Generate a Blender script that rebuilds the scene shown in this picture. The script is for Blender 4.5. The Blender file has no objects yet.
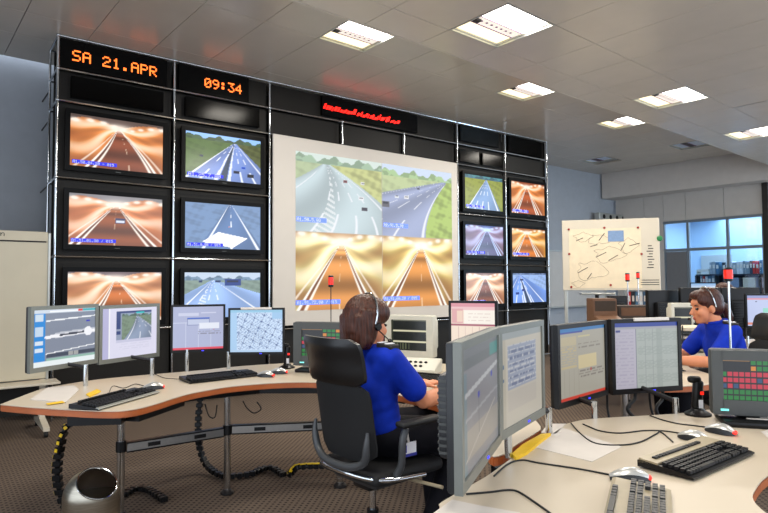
import bpy, bmesh, math, random
import numpy as np
from mathutils import Vector, Matrix
random.seed(4); rng = np.random.default_rng(4)
SC = bpy.context.scene
COL = SC.collection

# ------------------------------------------------------------------ camera
FPX, YAW, PITCH, ROLL, CAMH = 594.8, math.radians(37.27), math.radians(2.529), math.radians(-0.359), 1.32
_fw = Vector((math.sin(YAW)*math.cos(PITCH), math.cos(YAW)*math.cos(PITCH), math.sin(PITCH)))
_r = Vector((math.cos(YAW), -math.sin(YAW), 0)); _u = _r.cross(_fw)
_R = _r*math.cos(ROLL)+_u*math.sin(ROLL); _U = -_r*math.sin(ROLL)+_u*math.cos(ROLL)
cam = bpy.data.objects.new('camera', bpy.data.cameras.new('camera'))
COL.objects.link(cam)
cam.data.sensor_width = 36; cam.data.lens = FPX*36/768; cam.data.clip_start = .02
cam.matrix_world = Matrix(((_R.x,_U.x,-_fw.x,0),(_R.y,_U.y,-_fw.y,0),(_R.z,_U.z,-_fw.z,CAMH),(0,0,0,1)))
SC.camera = cam

# ------------------------------------------------------------------ world, lights, exposure
vs = SC.view_settings
vs.view_transform = 'Standard'; vs.look = 'None'; vs.gamma = 1; vs.use_curve_mapping = False
vs.exposure = 0.0
wd = bpy.data.worlds.new('room_ambient'); SC.world = wd; wd.use_nodes = True
wd.node_tree.nodes['Background'].inputs[0].default_value = (.80, .88, 1.0, 1)
wd.node_tree.nodes['Background'].inputs[1].default_value = 2.3
def area(name, loc, rot, sx, sy, power, col=(1, 1, 1)):
    l = bpy.data.lights.new(name, 'AREA'); l.shape = 'RECTANGLE'; l.size = sx; l.size_y = sy
    l.energy = power; l.color = col
    o = bpy.data.objects.new(name, l); COL.objects.link(o); o.location = loc; o.rotation_euler = rot
    return o
# ceiling luminaires that go on behind and beside the camera, out of the frame
for k, (x, y) in enumerate(((.75, 1.2), (3.6, .2), (6.6, .4), (.6, 2.9))):
    area('rear_ceiling_lamp', (x, y, 3.34), (0, 0, 0), .58, .58, 34, (1, .95, .86))
# daylight in the glazed office on the right
area('office_daylight', (15.4, 5.6, 2.95), (0, 0, 0), 2.2, 3.0, 150, (.60, .83, 1.0))
# window daylight entering from the right, in front of the glazed office
area('window_daylight', (12.6, .6, 2.0), (0, math.radians(70), math.radians(-35)), 2.4, 2.0, 120, (.55, .78, 1.0))

# ------------------------------------------------------------------ pixel helpers (directions only; planes give the distance)
def ray(px, py): return _fw+_R*((px-384)/FPX)-_U*((py-256.5)/FPX)
def PZ(px, py, z):
    d = ray(px, py); t = (z-CAMH)/d.z; return Vector((d.x*t, d.y*t, z))
def PY(px, py, Y):
    d = ray(px, py); t = Y/d.y; return Vector((d.x*t, Y, CAMH+d.z*t))
def PX(px, py, X):
    d = ray(px, py); t = X/d.x; return Vector((X, d.y*t, CAMH+d.z*t))
def PD(px, py, t):
    d = ray(px, py); return Vector((d.x*t, d.y*t, CAMH+d.z*t))

# ------------------------------------------------------------------ materials
def lin(c):
    return tuple((x/255/12.92 if x/255 <= .04045 else ((x/255+.055)/1.055)**2.4) for x in c)
def lin_np(a):
    a = np.clip(a, 0, 255)/255.0
    return np.where(a <= .04045, a/12.92, ((a+.055)/1.055)**2.4)
MATS = {}
def mat(name, rgb, rough=.5, metal=0., var=.06, scale=30., bump=0., spec=.5, emit=0., coat=0., stretch=None, trans=0., alpha=1.):
    m = bpy.data.materials.new(name); m.use_nodes = True
    nt = m.node_tree; b = nt.nodes['Principled BSDF']; c = lin(rgb)
    b.inputs['Roughness'].default_value = rough; b.inputs['Metallic'].default_value = metal
    b.inputs['Specular IOR Level'].default_value = spec
    if coat: b.inputs['Coat Weight'].default_value = coat; b.inputs['Coat Roughness'].default_value = .1
    if trans: b.inputs['Transmission Weight'].default_value = trans
    if alpha < 1: b.inputs['Alpha'].default_value = alpha
    if emit:
        b.inputs['Emission Color'].default_value = (*c, 1); b.inputs['Emission Strength'].default_value = emit
    tc = nt.nodes.new('ShaderNodeTexCoord'); mp = nt.nodes.new('ShaderNodeMapping')
    nz = nt.nodes.new('ShaderNodeTexNoise'); cr = nt.nodes.new('ShaderNodeValToRGB')
    nt.links.new(tc.outputs['Object'], mp.inputs[0]); nt.links.new(mp.outputs[0], nz.inputs['Vector'])
    if stretch: mp.inputs['Scale'].default_value = stretch
    nz.inputs['Scale'].default_value = scale; nz.inputs['Detail'].default_value = 3
    cr.color_ramp.elements[0].position = .3; cr.color_ramp.elements[1].position = .7
    cr.color_ramp.elements[0].color = (*[x*(1-var) for x in c], 1); cr.color_ramp.elements[1].color = (*[min(1, x*(1+var)) for x in c], 1)
    nt.links.new(nz.outputs['Fac'], cr.inputs[0]); nt.links.new(cr.outputs[0], b.inputs['Base Color'])
    if bump:
        bp = nt.nodes.new('ShaderNodeBump'); bp.inputs['Strength'].default_value = bump; bp.inputs['Distance'].default_value = .01
        nt.links.new(nz.outputs['Fac'], bp.inputs['Height']); nt.links.new(bp.outputs[0], b.inputs['Normal'])
    MATS[name] = m; return m
mat('wall_paint', (168, 174, 182), .7, var=.03, scale=8)
mat('soffit_paint', (206, 202, 197), .7, var=.03, scale=6)
mat('wall_panel', (196, 194, 190), .55, var=.03, scale=5)
mat('ceiling_metal', (204, 196, 184), .27, .05, var=.03, scale=3)
mat('ceiling_gap', (88, 80, 70), .8)
mat('ceiling_void', (70, 66, 60), .8)
mat('panel_dark', (34, 32, 29), .5, spec=.2, var=.08, scale=60)
mat('display_black', (5, 5, 5), .16, spec=.1, var=.02)
mat('tv_bezel', (8, 8, 8), .35, spec=.12, var=.04)
mat('chrome', (205, 210, 214), .12, 1., var=.02)
mat('aluminium', (168, 168, 166), .3, 1., var=.05, scale=80)
mat('steel_brushed', (170, 164, 150), .3, 1., var=.14, scale=14, stretch=(1, 1, 16))
mat('silver_plastic', (122, 124, 117), .38, .35, var=.03)
mat('grey_plastic', (70, 72, 70), .45, var=.04)
mat('dark_plastic', (36, 38, 40), .4, var=.06)
mat('black_plastic', (14, 14, 15), .36, spec=.3, var=.08)
mat('black_rubber', (15, 15, 15), .6, var=.1)
mat('white_plastic', (212, 208, 192), .4, var=.03)
mat('tan_plastic', (160, 146, 118), .4, var=.04)
mat('desk_top', (196, 182, 160), .38, var=.025, scale=4, spec=.4)
mat('desk_edge', (172, 90, 42), .4, var=.12, scale=10, stretch=(1, 1, 4))
mat('screen_fabric', (208, 201, 191), .75, var=.015, scale=4)
mat('board_white', (210, 200, 180), .35, var=.02, scale=4)
mat('board_cream', (196, 186, 162), .45, var=.025, scale=5)
mat('board_frame', (188, 190, 184), .35, .6, var=.03)
mat('map_paper', (230, 214, 184), .6, var=.05, scale=9)
mat('ink_dark', (34, 30, 32), .7)
mat('ink_grey', (150, 136, 118), .7)
mat('note_blue', (122, 150, 188), .6, var=.08, scale=40)
mat('magnet_red', (150, 34, 22), .4)
mat('magnet_green', (24, 120, 62), .4)
mat('paper', (212, 204, 195), .7, var=.03, scale=12)
mat('paper_yellow', (236, 190, 30), .6, var=.05)
mat('lamp_red', (225, 32, 12), .25, emit=.55)
mat('light_red', (255, 40, 26), .3, emit=.9)
mat('led_orange', (255, 112, 40), .5, emit=2.4)
mat('led_red', (255, 26, 16), .5, emit=2.8)
mat('led_blue', (60, 60, 255), .5, emit=1.2)
mat('led_cyan', (120, 230, 220), .5, emit=.9)
mat('shirt_blue', (12, 48, 172), .75, var=.16, scale=16, bump=.12, spec=.2)
mat('trouser_black', (13, 13, 19), .8, var=.2, scale=22, bump=.1, spec=.15)
mat('skin', (214, 138, 98), .5, var=.02, scale=24)
mat('lips', (176, 80, 70), .5)
mat('eye_dark', (22, 16, 14), .2)
mat('hair_brown', (66, 32, 18), .4, var=.55, scale=22, bump=.5, stretch=(6, 6, .6), spec=.35)
mat('hair_auburn', (62, 28, 17), .4, var=.5, scale=22, bump=.5, stretch=(6, 6, .6), spec=.35)
mat('leather_black', (16, 16, 17), .3, var=.1, scale=20, bump=.12)
mat('mesh_black', (14, 14, 15), .75, var=.2, scale=120)
mat('badge_white', (228, 228, 232), .4)
mat('badge_blue', (38, 44, 150), .5)
mat('yellow_stripe', (236, 196, 22), .45)
mat('green_cable', (28, 104, 66), .45)
mat('door_grey', (112, 116, 122), .5, var=.03)
mat('mullion', (126, 138, 150), .4, .3, var=.03)
mat('office_wall', (196, 216, 236), .7, var=.02)
mat('shelf_dark', (36, 44, 62), .5)
mat('brown_case', (112, 78, 54), .5, var=.06)
mat('brown_dark', (62, 48, 36), .5, var=.06)
mat('box_blue_grey', (136, 150, 172), .6)
mat('key_black', (24, 24, 25), .5, var=.1, spec=.3)
BINDERS = []
for i, c in enumerate([(70, 110, 140), (40, 60, 80), (150, 160, 168), (206, 210, 214), (190, 40, 36), (60, 90, 120), (30, 36, 48), (112, 132, 144)]):
    BINDERS.append(mat('binder_cloth_%d' % i, c, .6))
mat('glass_diffuser_white', (255, 250, 240), .5, emit=9.)
mat('diffuser_warm', (255, 240, 196), .5, emit=1.6)
mat('louver_strip', (236, 226, 214), .5, emit=.9)
mat('louver_edge', (150, 110, 160), .5)
mat('lamp_off', (214, 228, 246), .6)  # reflected daylight put into the pale blue of the unlit lamps
mat('metal_dark', (48, 46, 46), .4, .5)
# pane glass
g = bpy.data.materials.new('pane_glass'); g.use_nodes = True
gn = g.node_tree; gn.nodes.clear()
o_ = gn.nodes.new('ShaderNodeOutputMaterial'); mx = gn.nodes.new('ShaderNodeMixShader'); tr = gn.nodes.new('ShaderNodeBsdfTransparent'); gl = gn.nodes.new('ShaderNodeBsdfGlossy')
tr.inputs[0].default_value = (.86, .93, 1, 1); gl.inputs['Roughness'].default_value = .03; mx.inputs[0].default_value = .07
gn.links.new(tr.outputs[0], mx.inputs[1]); gn.links.new(gl.outputs[0], mx.inputs[2]); gn.links.new(mx.outputs[0], o_.inputs[0]); MATS['pane_glass'] = g
# carpet with a lattice of dark dots
m = mat('carpet', (112, 98, 86), .95, var=.1, scale=140, bump=.25, spec=.1)
nt = m.node_tree; b = nt.nodes['Principled BSDF']; src = b.inputs['Base Color'].links[0].from_socket
tc = nt.nodes.new('ShaderNodeTexCoord'); mp = nt.nodes.new('ShaderNodeMapping'); mp.inputs['Scale'].default_value = (29, 29, 0); mp.inputs['Rotation'].default_value = (0, 0, math.radians(45))
fr = nt.nodes.new('ShaderNodeVectorMath'); fr.operation = 'FRACTION'
sb = nt.nodes.new('ShaderNodeVectorMath'); sb.operation = 'SUBTRACT'; sb.inputs[1].default_value = (.5, .5, 0)
ln = nt.nodes.new('ShaderNodeVectorMath'); ln.operation = 'LENGTH'
lt = nt.nodes.new('ShaderNodeMath'); lt.operation = 'LESS_THAN'; lt.inputs[1].default_value = .25
mixc = nt.nodes.new('ShaderNodeMix'); mixc.data_type = 'RGBA'; mixc.inputs[7].default_value = (*lin((58, 50, 48)), 1)
for a, bb in ((tc.outputs['Object'], mp.inputs[0]), (mp.outputs[0], fr.inputs[0]), (fr.outputs[0], sb.inputs[0]), (sb.outputs[0], ln.inputs[0]), (ln.outputs['Value'], lt.inputs[0]), (lt.outputs[0], mixc.inputs[0]), (src, mixc.inputs[6]), (mixc.outputs[2], b.inputs['Base Color'])):
    nt.links.new(a, bb)
# screens: colours from a per-point attribute
def screen_mat(name, strength, rough=.22):
    m = bpy.data.materials.new(name); m.use_nodes = True; nt = m.node_tree; b = nt.nodes['Principled BSDF']
    at = nt.nodes.new('ShaderNodeAttribute'); at.attribute_name = 'picture'
    b.inputs['Base Color'].default_value = (.01, .01, .01, 1); b.inputs['Roughness'].default_value = rough
    nt.links.new(at.outputs['Color'], b.inputs['Emission Color']); b.inputs['Emission Strength'].default_value = strength
    MATS[name] = m
screen_mat('lcd_picture', .95); screen_mat('tv_picture', 1.15); screen_mat('projection_picture', 1.05, .8); screen_mat('lcd_dim_picture', .62, .3)

# ------------------------------------------------------------------ mesh building
class MB:
    def __init__(s): s.v = []; s.f = []
    def add(s, vs, fs):
        n = len(s.v); s.v += [tuple(x) for x in vs]; s.f += [tuple(i+n for i in f) for f in fs]; return s
    def box(s, c, d, rz=0, mtx=None):
        hx, hy, hz = d[0]/2, d[1]/2, d[2]/2; ca, sa = math.cos(rz), math.sin(rz); vs = []
        for z in (-hz, hz):
            for x, y in ((-hx, -hy), (hx, -hy), (hx, hy), (-hx, hy)):
                p = Vector((x*ca-y*sa, x*sa+y*ca, z))
                if mtx: p = mtx @ p
                vs.append((c[0]+p.x, c[1]+p.y, c[2]+p.z))
        return s.add(vs, [(3, 2, 1, 0), (4, 5, 6, 7), (0, 1, 5, 4), (1, 2, 6, 5), (2, 3, 7, 6), (3, 0, 4, 7)])
    def rbox(s, c, d, r=.005, seg=2, mtx=None):
        bm = bmesh.new(); bmesh.ops.create_cube(bm, size=1)
        for v in bm.verts: v.co = Vector((v.co.x*d[0], v.co.y*d[1], v.co.z*d[2]))
        bmesh.ops.bevel(bm, geom=bm.edges[:]+bm.verts[:], offset=min(r, min(d)*.49), segments=seg, affect='EDGES', profile=.5)
        bm.verts.index_update()
        vs = [(Vector(c)+((mtx @ v.co) if mtx else v.co)) for v in bm.verts]; fs = [[v.index for v in f.verts] for f in bm.faces]; bm.free()
        return s.add(vs, fs)
    def tube(s, pts, r, n=10, caps=True):
        pts = [Vector(p) for p in pts]; rs = r if isinstance(r, (list, tuple)) else [r]*len(pts)
        rings = []; up = None
        for i, p in enumerate(pts):
            t = (pts[min(i+1, len(pts)-1)]-pts[max(i-1, 0)]).normalized()
            if up is None: up = Vector((0, 0, 1)) if abs(t.z) < .9 else Vector((1, 0, 0))
            a = t.cross(up)
            if a.length < 1e-6: a = t.cross(Vector((0, 1, .3)))
            a.normalize(); b = a.cross(t).normalized(); up = b
            rings.append([p+(a*math.cos(2*math.pi*k/n)+b*math.sin(2*math.pi*k/n))*rs[i] for k in range(n)])
        vs = [q for rg in rings for q in rg]; fs = []
        for i in range(len(pts)-1):
            for k in range(n):
                k2 = (k+1) % n; fs.append((i*n+k, (i+1)*n+k, (i+1)*n+k2, i*n+k2))
        if caps: fs.append(tuple(range(n))); fs.append(tuple(reversed(range((len(pts)-1)*n, len(pts)*n))))
        return s.add(vs, fs)
    def lathe(s, prof, c=(0, 0, 0), n=24, mtx=None):
        vs = []; fs = []
        for r, z in prof:
            for k in range(n):
                p = Vector((r*math.cos(2*math.pi*k/n), r*math.sin(2*math.pi*k/n), z))
                if mtx: p = mtx @ p
                vs.append(Vector(c)+p)
        for i in range(len(prof)-1):
            for k in range(n):
                k2 = (k+1) % n; fs.append((i*n+k, i*n+k2, (i+1)*n+k2, (i+1)*n+k))
        if prof[0][0] > 1e-4: fs.append(tuple(reversed(range(n))))
        if prof[-1][0] > 1e-4: fs.append(tuple(range((len(prof)-1)*n, len(prof)*n)))
        return s.add(vs, fs)
    def prism(s, poly, z0, z1):
        n = len(poly); ar = sum(poly[i][0]*poly[(i+1) % n][1]-poly[(i+1) % n][0]*poly[i][1] for i in range(n))
        if ar < 0: poly = poly[::-1]
        vs = [(x, y, z0) for x, y in poly]+[(x, y, z1) for x, y in poly]
        fs = [tuple(reversed(range(n))), tuple(range(n, 2*n))]+[(i, (i+1) % n, n+(i+1) % n, n+i) for i in range(n)]
        return s.add(vs, fs)
    def profile(s, pts, axis_len, c=(0, 0, 0)):
        """polygon in local YZ extruded along local X (centred)"""
        n = len(pts); ar = sum(pts[i][0]*pts[(i+1) % n][1]-pts[(i+1) % n][0]*pts[i][1] for i in range(n))
        if ar < 0: pts = pts[::-1]
        h = axis_len/2
        vs = [(c[0]-h, c[1]+y, c[2]+z) for y, z in pts]+[(c[0]+h, c[1]+y, c[2]+z) for y, z in pts]
        fs = [tuple(reversed(range(n))), tuple(range(n, 2*n))]+[(i, (i+1) % n, n+(i+1) % n, n+i) for i in range(n)]
        return s.add(vs, fs)
    def sphere(s, c, rad, nu=14, nv=9, mtx=None):
        if not isinstance(rad, (tuple, list)): rad = (rad,)*3
        vs = []; fs = []
        for j in range(nv+1):
            th = math.pi*j/nv
            for i in range(nu):
                ph = 2*math.pi*i/nu
                p = Vector((rad[0]*math.sin(th)*math.cos(ph), rad[1]*math.sin(th)*math.sin(ph), rad[2]*math.cos(th)))
                if mtx: p = mtx @ p
                vs.append(Vector(c)+p)
        for j in range(nv):
            for i in range(nu):
                i2 = (i+1) % nu; fs.append((j*nu+i, (j+1)*nu+i, (j+1)*nu+i2, j*nu+i2))
        return s.add(vs, fs)
    def cap(s, a, b, ra, rb, n=14):
        a, b = Vector(a), Vector(b); L = (b-a).length; d = (b-a).normalized(); pts = []; rs = []
        for k in range(5):
            t = math.pi/2*k/4; pts.append(a-d*ra*math.cos(t)); rs.append(max(ra*math.sin(t), .0004))
        for k in range(5):
            t = math.pi/2*k/4; pts.append(b+d*rb*math.sin(t)); rs.append(max(rb*math.cos(t), .0004))
        return s.tube(pts, rs, n)
    def build(s, name, m, parent=None, smooth=False, bevel=0):
        me = bpy.data.meshes.new(name); me.from_pydata([tuple(v) for v in s.v], [], s.f); me.update()
        bm = bmesh.new(); bm.from_mesh(me); bmesh.ops.remove_doubles(bm, verts=bm.verts[:], dist=1e-6); bmesh.ops.recalc_face_normals(bm, faces=bm.faces[:])
        if bevel: bmesh.ops.bevel(bm, geom=[e for e in bm.edges if len(e.link_faces) == 2 and e.calc_face_angle(0) > .6], offset=bevel, segments=2, affect='EDGES')
        bm.to_mesh(me); bm.free()
        me.materials.append(MATS[m] if isinstance(m, str) else m)
        o = bpy.data.objects.new(name, me); COL.objects.link(o)
        if parent: o.parent = parent
        if smooth: smooth_by_angle(me)
        return o
def smooth_by_angle(me, ang=.7):
    me.polygons.foreach_set('use_smooth', [True]*len(me.polygons))
    bm = bmesh.new(); bm.from_mesh(me)
    for e in bm.edges: e.smooth = (len(e.link_faces) == 2 and e.calc_face_angle(0) < ang)
    bm.to_mesh(me); bm.free()
def tag(o, label, cat, group=None):
    o['label'] = label; o['category'] = cat
    if group: o['group'] = group
    return o
def thing(name, label, cat, loc=(0, 0, 0), rz=0, group=None):
    o = bpy.data.objects.new(name, None); COL.objects.link(o); o.empty_display_size = .05
    o.location = loc; o.rotation_euler = (0, 0, rz); return tag(o, label, cat, group)
def struct(o, label=None, cat=None):
    o['kind'] = 'structure'
    if label: o['label'] = label
    if cat: o['category'] = cat
    return o
def copy_tree(o, parent=None):
    c = o.copy(); COL.objects.link(c); c.parent = parent
    for ch in [x for x in o.children]: copy_tree(ch, c)
    return c
def spline(pts, n=6):
    P = [Vector(p) for p in pts]; out = []
    for i in range(len(P)-1):
        p0, p1, p2, p3 = P[max(i-1, 0)], P[i], P[i+1], P[min(i+2, len(P)-1)]
        for k in range(n):
            t = k/n
            out.append(.5*((2*p1)+(p2-p0)*t+(2*p0-5*p1+4*p2-p3)*t*t+(3*p1-p0-3*p2+p3)*t**3))
    return out+[P[-1]]

# ------------------------------------------------------------------ pictures on screens
def grid_screen(name, w, h, nx, ny, paint, m, parent, y=0., z0=0.):
    """picture in local XZ facing -Y, centred on x, from z0 up; colour per point"""
    xs = np.linspace(-w/2, w/2, nx+1); zs = np.linspace(0, h, ny+1)
    X, Z = np.meshgrid(xs, zs); V = np.stack([X.ravel(), np.full(X.size, y), Z.ravel()+z0], 1)
    idx = np.arange((nx+1)*(ny+1)).reshape(ny+1, nx+1)
    F = np.stack([idx[:-1, :-1].ravel(), idx[:-1, 1:].ravel(), idx[1:, 1:].ravel(), idx[1:, :-1].ravel()], 1)
    me = bpy.data.meshes.new(name); me.from_pydata(V.tolist(), [], F.tolist()); me.update()
    U = X.ravel()/w+.5; W = Z.ravel()/h
    rgb = lin_np(paint(U, W)); a = me.color_attributes.new('picture', 'FLOAT_COLOR', 'POINT')
    a.data.foreach_set('color', np.concatenate([rgb, np.ones((len(rgb), 1))], 1).astype(np.float32).ravel())
    me.materials.append(MATS[m]); o = bpy.data.objects.new(name, me); COL.objects.link(o); o.parent = parent
    return o
def base(U, c): return np.tile(np.array(c, float), (len(U), 1))
def over(img, mask, c, a=1.):
    k = (np.asarray(mask, float)*a)[:, None]; return img*(1-k)+np.array(c, float)*k
def soft(x, w): return np.clip(1-np.abs(x)/w, 0, 1)
def tunnel(vu=.52, vv=.82, wl=.36, wr=.36, bend=.0, road=(176, 92, 48), wall=(255, 176, 108), glow=(255, 240, 225), roof=(120, 98, 88), car=None, gain=1., cool=0.):
    def f(U, V):
        d = np.clip((vv-V)/vv, 0, 1); xc = vu+bend*(1-d)**2*.5; s = (U-xc)/(d*1.0+.035)
        du, dv = U-vu-bend*.4, V-vv; r = np.hypot(du, dv*.8); ang = np.arctan2(dv, np.abs(du)*1.1+1e-3)
        img = base(U, roof); img = img*(1-.35*np.clip(r, 0, 1))[:, None]
        # bright side walls, streaked along the direction of travel
        vv2 = vv; top = .03+.13*np.sin(np.clip(np.abs(du)*4.2, 0, 2.2))-np.clip(np.abs(du)-.4, 0, 1)*.3
        w1 = .5+.5*np.sin(ang*7+2.2*np.sin(r*6+np.sign(du))+np.sign(du)); w2 = .5+.5*np.sin(ang*17+r*5); st = .74+.24*w1+.10*w2
        wallm = ((s < -wl) | (s > wr)) & (dv < top)
        lum = st*(.66+.5*np.exp(-r*2.2)); hot = np.clip(w1*1.6-.75, 0, 1)*np.clip(1.15-r*.9, 0, 1)
        for ch in range(3): img[:, ch] = np.where(wallm, np.minimum(wall[ch]*lum*1.08, 255), img[:, ch])
        img = over(img, hot*wallm, (255, 246, 236), .85); img = over(img, np.clip(.5-w1*.9, 0, 1)*wallm*np.clip(r*1.6, 0, 1), (150, 66, 28), .75)
        edge = np.clip((dv-top+.07)/.07, 0, 1)*wallm; img = over(img, edge, (150, 100, 76), .5)
        for sd in (-1, 1):
            for k in range(6):
                q = .05+.085*k*(1+.12*k); cu_, cv_ = vu+sd*q, vv+.02+.13*math.sin(min(q*4.2, 2.2))-.035
                img = over(img, np.clip(1.5*np.exp(-(((U-cu_)*.9+sd*(V-cv_)*.35)**2/(.0004+.0035*q)+((V-cv_)*.8-sd*(U-cu_)*.25)**2/(.0003+.0012*q))), 0, 1)*(dv < top+.05), (255, 246, 236), .85)
        rd = (s >= -wl) & (s <= wr) & (V < vv)
        bands = .88+.16*np.sin(3.2/(d+.09))+.10*np.sin(17*d)
        for ch in range(3): img[:, ch] = np.where(rd, np.minimum(road[ch]*bands, 255), img[:, ch])
        img = over(img, rd & (((s > -wl) & (s < -wl*.80)) | ((s > wr*.80) & (s < wr))), (84, 44, 32), .6)
        for q, a in ((-wl, 1), (-wl*.82, .95), (wr*.82, .95), (wr, 1), (-wl*1.28, .7), (wr*1.28, .7)):
            img = over(img, np.clip(1.6*soft(s-q, .026), 0, 1)*(V < vv), (255, 246, 236), a)
        img = over(img, soft(s-.02, .012)*(V < vv)*(np.sin(9/(d+.12)) > .2), (255, 236, 210), .8)
        gl = np.exp(-((U-xc)**2/.022+(V-vv-.02)**2/.006)); img = over(img, np.clip(gl*1.25, 0, 1), glow, .95)
        if car: img = over(img, (np.abs(U-car[0]) < .055) & (np.abs(V-car[1]) < .06), (60, 62, 96)); img = over(img, (np.abs(U-car[0]) < .045) & (np.abs(V-car[1]+.02) < .025), (214, 220, 235))
        if cool: img = img*np.array([1-.5*cool, 1-.3*cool, 1.0])+np.array([0, 8, 60])*cool
        return np.clip(img*gain, 0, 255)
    return f
def highway(vu=.5, hz=.8, left=-.9, right=.9, lanes=(-.6, -.3, 0, .3, .6), bend=0., median=None, grass=(120, 140, 80), road=(120, 136, 176), sky=(170, 190, 214), hill=(70, 88, 60), cars=(), gore=False, lift=0., verge=None, patch=None, wash=0.):
    def f(U, V):
        d = np.clip((hz-V)/hz, 0, 1); xc = vu+bend*(1-d)**2; s = (U-xc)/(d+.03)
        img = base(U, sky); nz = np.sin(U*13+3*np.sin(V*9))*np.sin(V*17+2*np.sin(U*7))+.5*np.sin(U*47+V*31)*np.sin(V*53-U*19)
        hm = (V < hz+.07+.03*np.sin(U*19)+.02*np.sin(U*47)) & (V >= hz); img = over(img, hm, hill); img = over(img, hm & (nz > .1), np.array(hill)*1.35, .6)
        gr = V < hz; img = over(img, gr, grass); img = over(img, np.clip(nz, 0, 1)*gr, np.array(grass)*.8, .6)
        if verge: img = over(img, gr & (s > right), verge); img = over(img, np.clip(nz, 0, 1)*(gr & (s > right)), np.array(verge)*.7, .7)
        rd = gr & (s > left) & (s < right)
        for ch in range(3): img[:, ch] = np.where(rd, road[ch]*(.92+.10*np.sin(s*4+d*3)), img[:, ch])
        if median is not None: img = over(img, gr & (np.abs(s-median) < .05), (54, 70, 96)); img = over(img, gr & (np.abs(np.abs(s-median)-.085) < .022), (240, 244, 252), .9)
        for q in lanes:
            edge = q in (lanes[0], lanes[-1])
            img = over(img, np.clip(1.5*soft(s-q, .03 if edge else .022), 0, 1)*gr*(1 if edge else (np.sin(8/(d+.12)) > -.1)), (245, 248, 255), .95)
        if gore: img = over(img, gr & (s > lanes[1]) & (s < lanes[1]+.25*d) & (np.sin((V+U*.6)*90) > .1), (245, 248, 250), .7)
        if patch: img = over(img, np.abs((U-patch[0])*.9+(V-patch[1])*.5)/patch[2]+np.abs((V-patch[1])-(U-patch[0])*.18)/patch[3] < 1, (250, 252, 255))
        for (cu, cv, cw, cc) in cars:
            img = over(img, (np.abs(U-cu) < cw) & (np.abs(V-cv) < cw*.75), cc); img = over(img, (np.abs(U-cu) < cw*.7) & (np.abs(V-cv-cw*.25) < cw*.22), (28, 32, 48), .8)
        img = img*(1-wash)+225*wash
        return np.clip(img+lift, 0, 255)
    return f
FONT = {'S': '01111 10000 10000 01110 00001 00001 11110', 'A': '01110 10001 10001 11111 10001 10001 10001', '2': '01110 10001 00001 00110 01000 10000 11111', '1': '00100 01100 00100 00100 00100 00100 01110',
        '.': '00000 00000 00000 00000 00000 01100 01100', 'P': '11110 10001 10001 11110 10000 10000 10000', 'R': '11110 10001 10001 11110 10100 10010 10001', '0': '01110 10001 10011 10101 11001 10001 01110',
        '9': '01110 10001 10001 01111 00001 00010 01100', ':': '00000 01100 01100 00000 01100 01100 00000', '3': '11111 00010 00100 00010 00001 10001 01110', '4': '00010 00110 01010 10010 11111 00010 00010',
        '5': '11111 10000 11110 00001 00001 10001 01110', '7': '11111 00001 00010 00100 01000 01000 01000', '8': '01110 10001 10001 01110 10001 10001 01110', '/': '00001 00010 00010 00100 01000 01000 10000', ' ': '00000 '*7, 'n': '00000 00000 10110 11001 10001 10001 10001',
        '6': '00110 01000 10000 11110 10001 10001 01110', '-': '00000 00000 00000 11111 00000 00000 00000'}
def dots(mb, text, x0, z0, pitch, y, size, slant=0., adv=6):
    for i, ch in enumerate(text):
        rows = FONT[ch].split()
        for r, row in enumerate(rows):
            for c, b in enumerate(row):
                if b == '1': mb.box((x0+(i*adv+c)*pitch+slant*(6-r)*pitch, y, z0+(6-r)*pitch), (size, .003, size))
    return mb
def rects(bg, items):
    def f(U, V):
        img = base(U, bg)
        for it in items:
            if callable(it): img = it(img, U, V)
            else:
                u0, v0, u1, v1, c = it[:5]; img = over(img, (U >= u0) & (U <= u1) & (V >= v0) & (V <= v1), c, it[5] if len(it) > 5 else 1.)
        return img
    return f
def stripes(u0, v0, u1, v1, period, duty, c, axis='v', a=1., seed=0):
    def f(img, U, V):
        t = V if axis == 'v' else U
        n = np.sin(U*57+np.floor(V/period)*3.7+seed)*np.sin(U*23+seed) if axis == 'v' else 1
        return over(img, (U >= u0) & (U <= u1) & (V >= v0) & (V <= v1) & (np.mod(t, period) < period*duty) & ((n > -.35) if axis == 'v' else True), c, a)
    return f

# ================================================================== SETTING
HF, HN = 3.825, 3.37            # far (higher) and near (lower) ceiling
struct(MB().add([(-2.6, -2.2, 0), (17.5, -2.2, 0), (17.5, 8.6, 0), (-2.6, 8.6, 0)], [(0, 1, 2, 3)]).build('floor', 'carpet'), 'brown grey carpet with a lattice of dark dots')
BW = [(-2.6, 7.73), (12.75, 7.95)]
def wall_seg(name, a, b, z0, z1, th, m):
    ax, ay = a; bx, by = b; L = math.hypot(bx-ax, by-ay); mb = MB()
    mb.box(((ax+bx)/2, (ay+by)/2, (z0+z1)/2), (L, th, z1-z0), math.atan2(by-ay, bx-ax)); return mb.build(name, m)
struct(wall_seg('wall_back', (-2.6, 7.81), (13.35, 8.035), 0, HF+.1, .12, 'wall_paint'), 'blue grey painted back wall behind the video wall')
struct(wall_seg('wall_left', (-2.6, 4.2), (-2.6, 7.8), 0, HF+.1, .12, 'wall_paint'), 'grey painted side wall')
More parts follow.
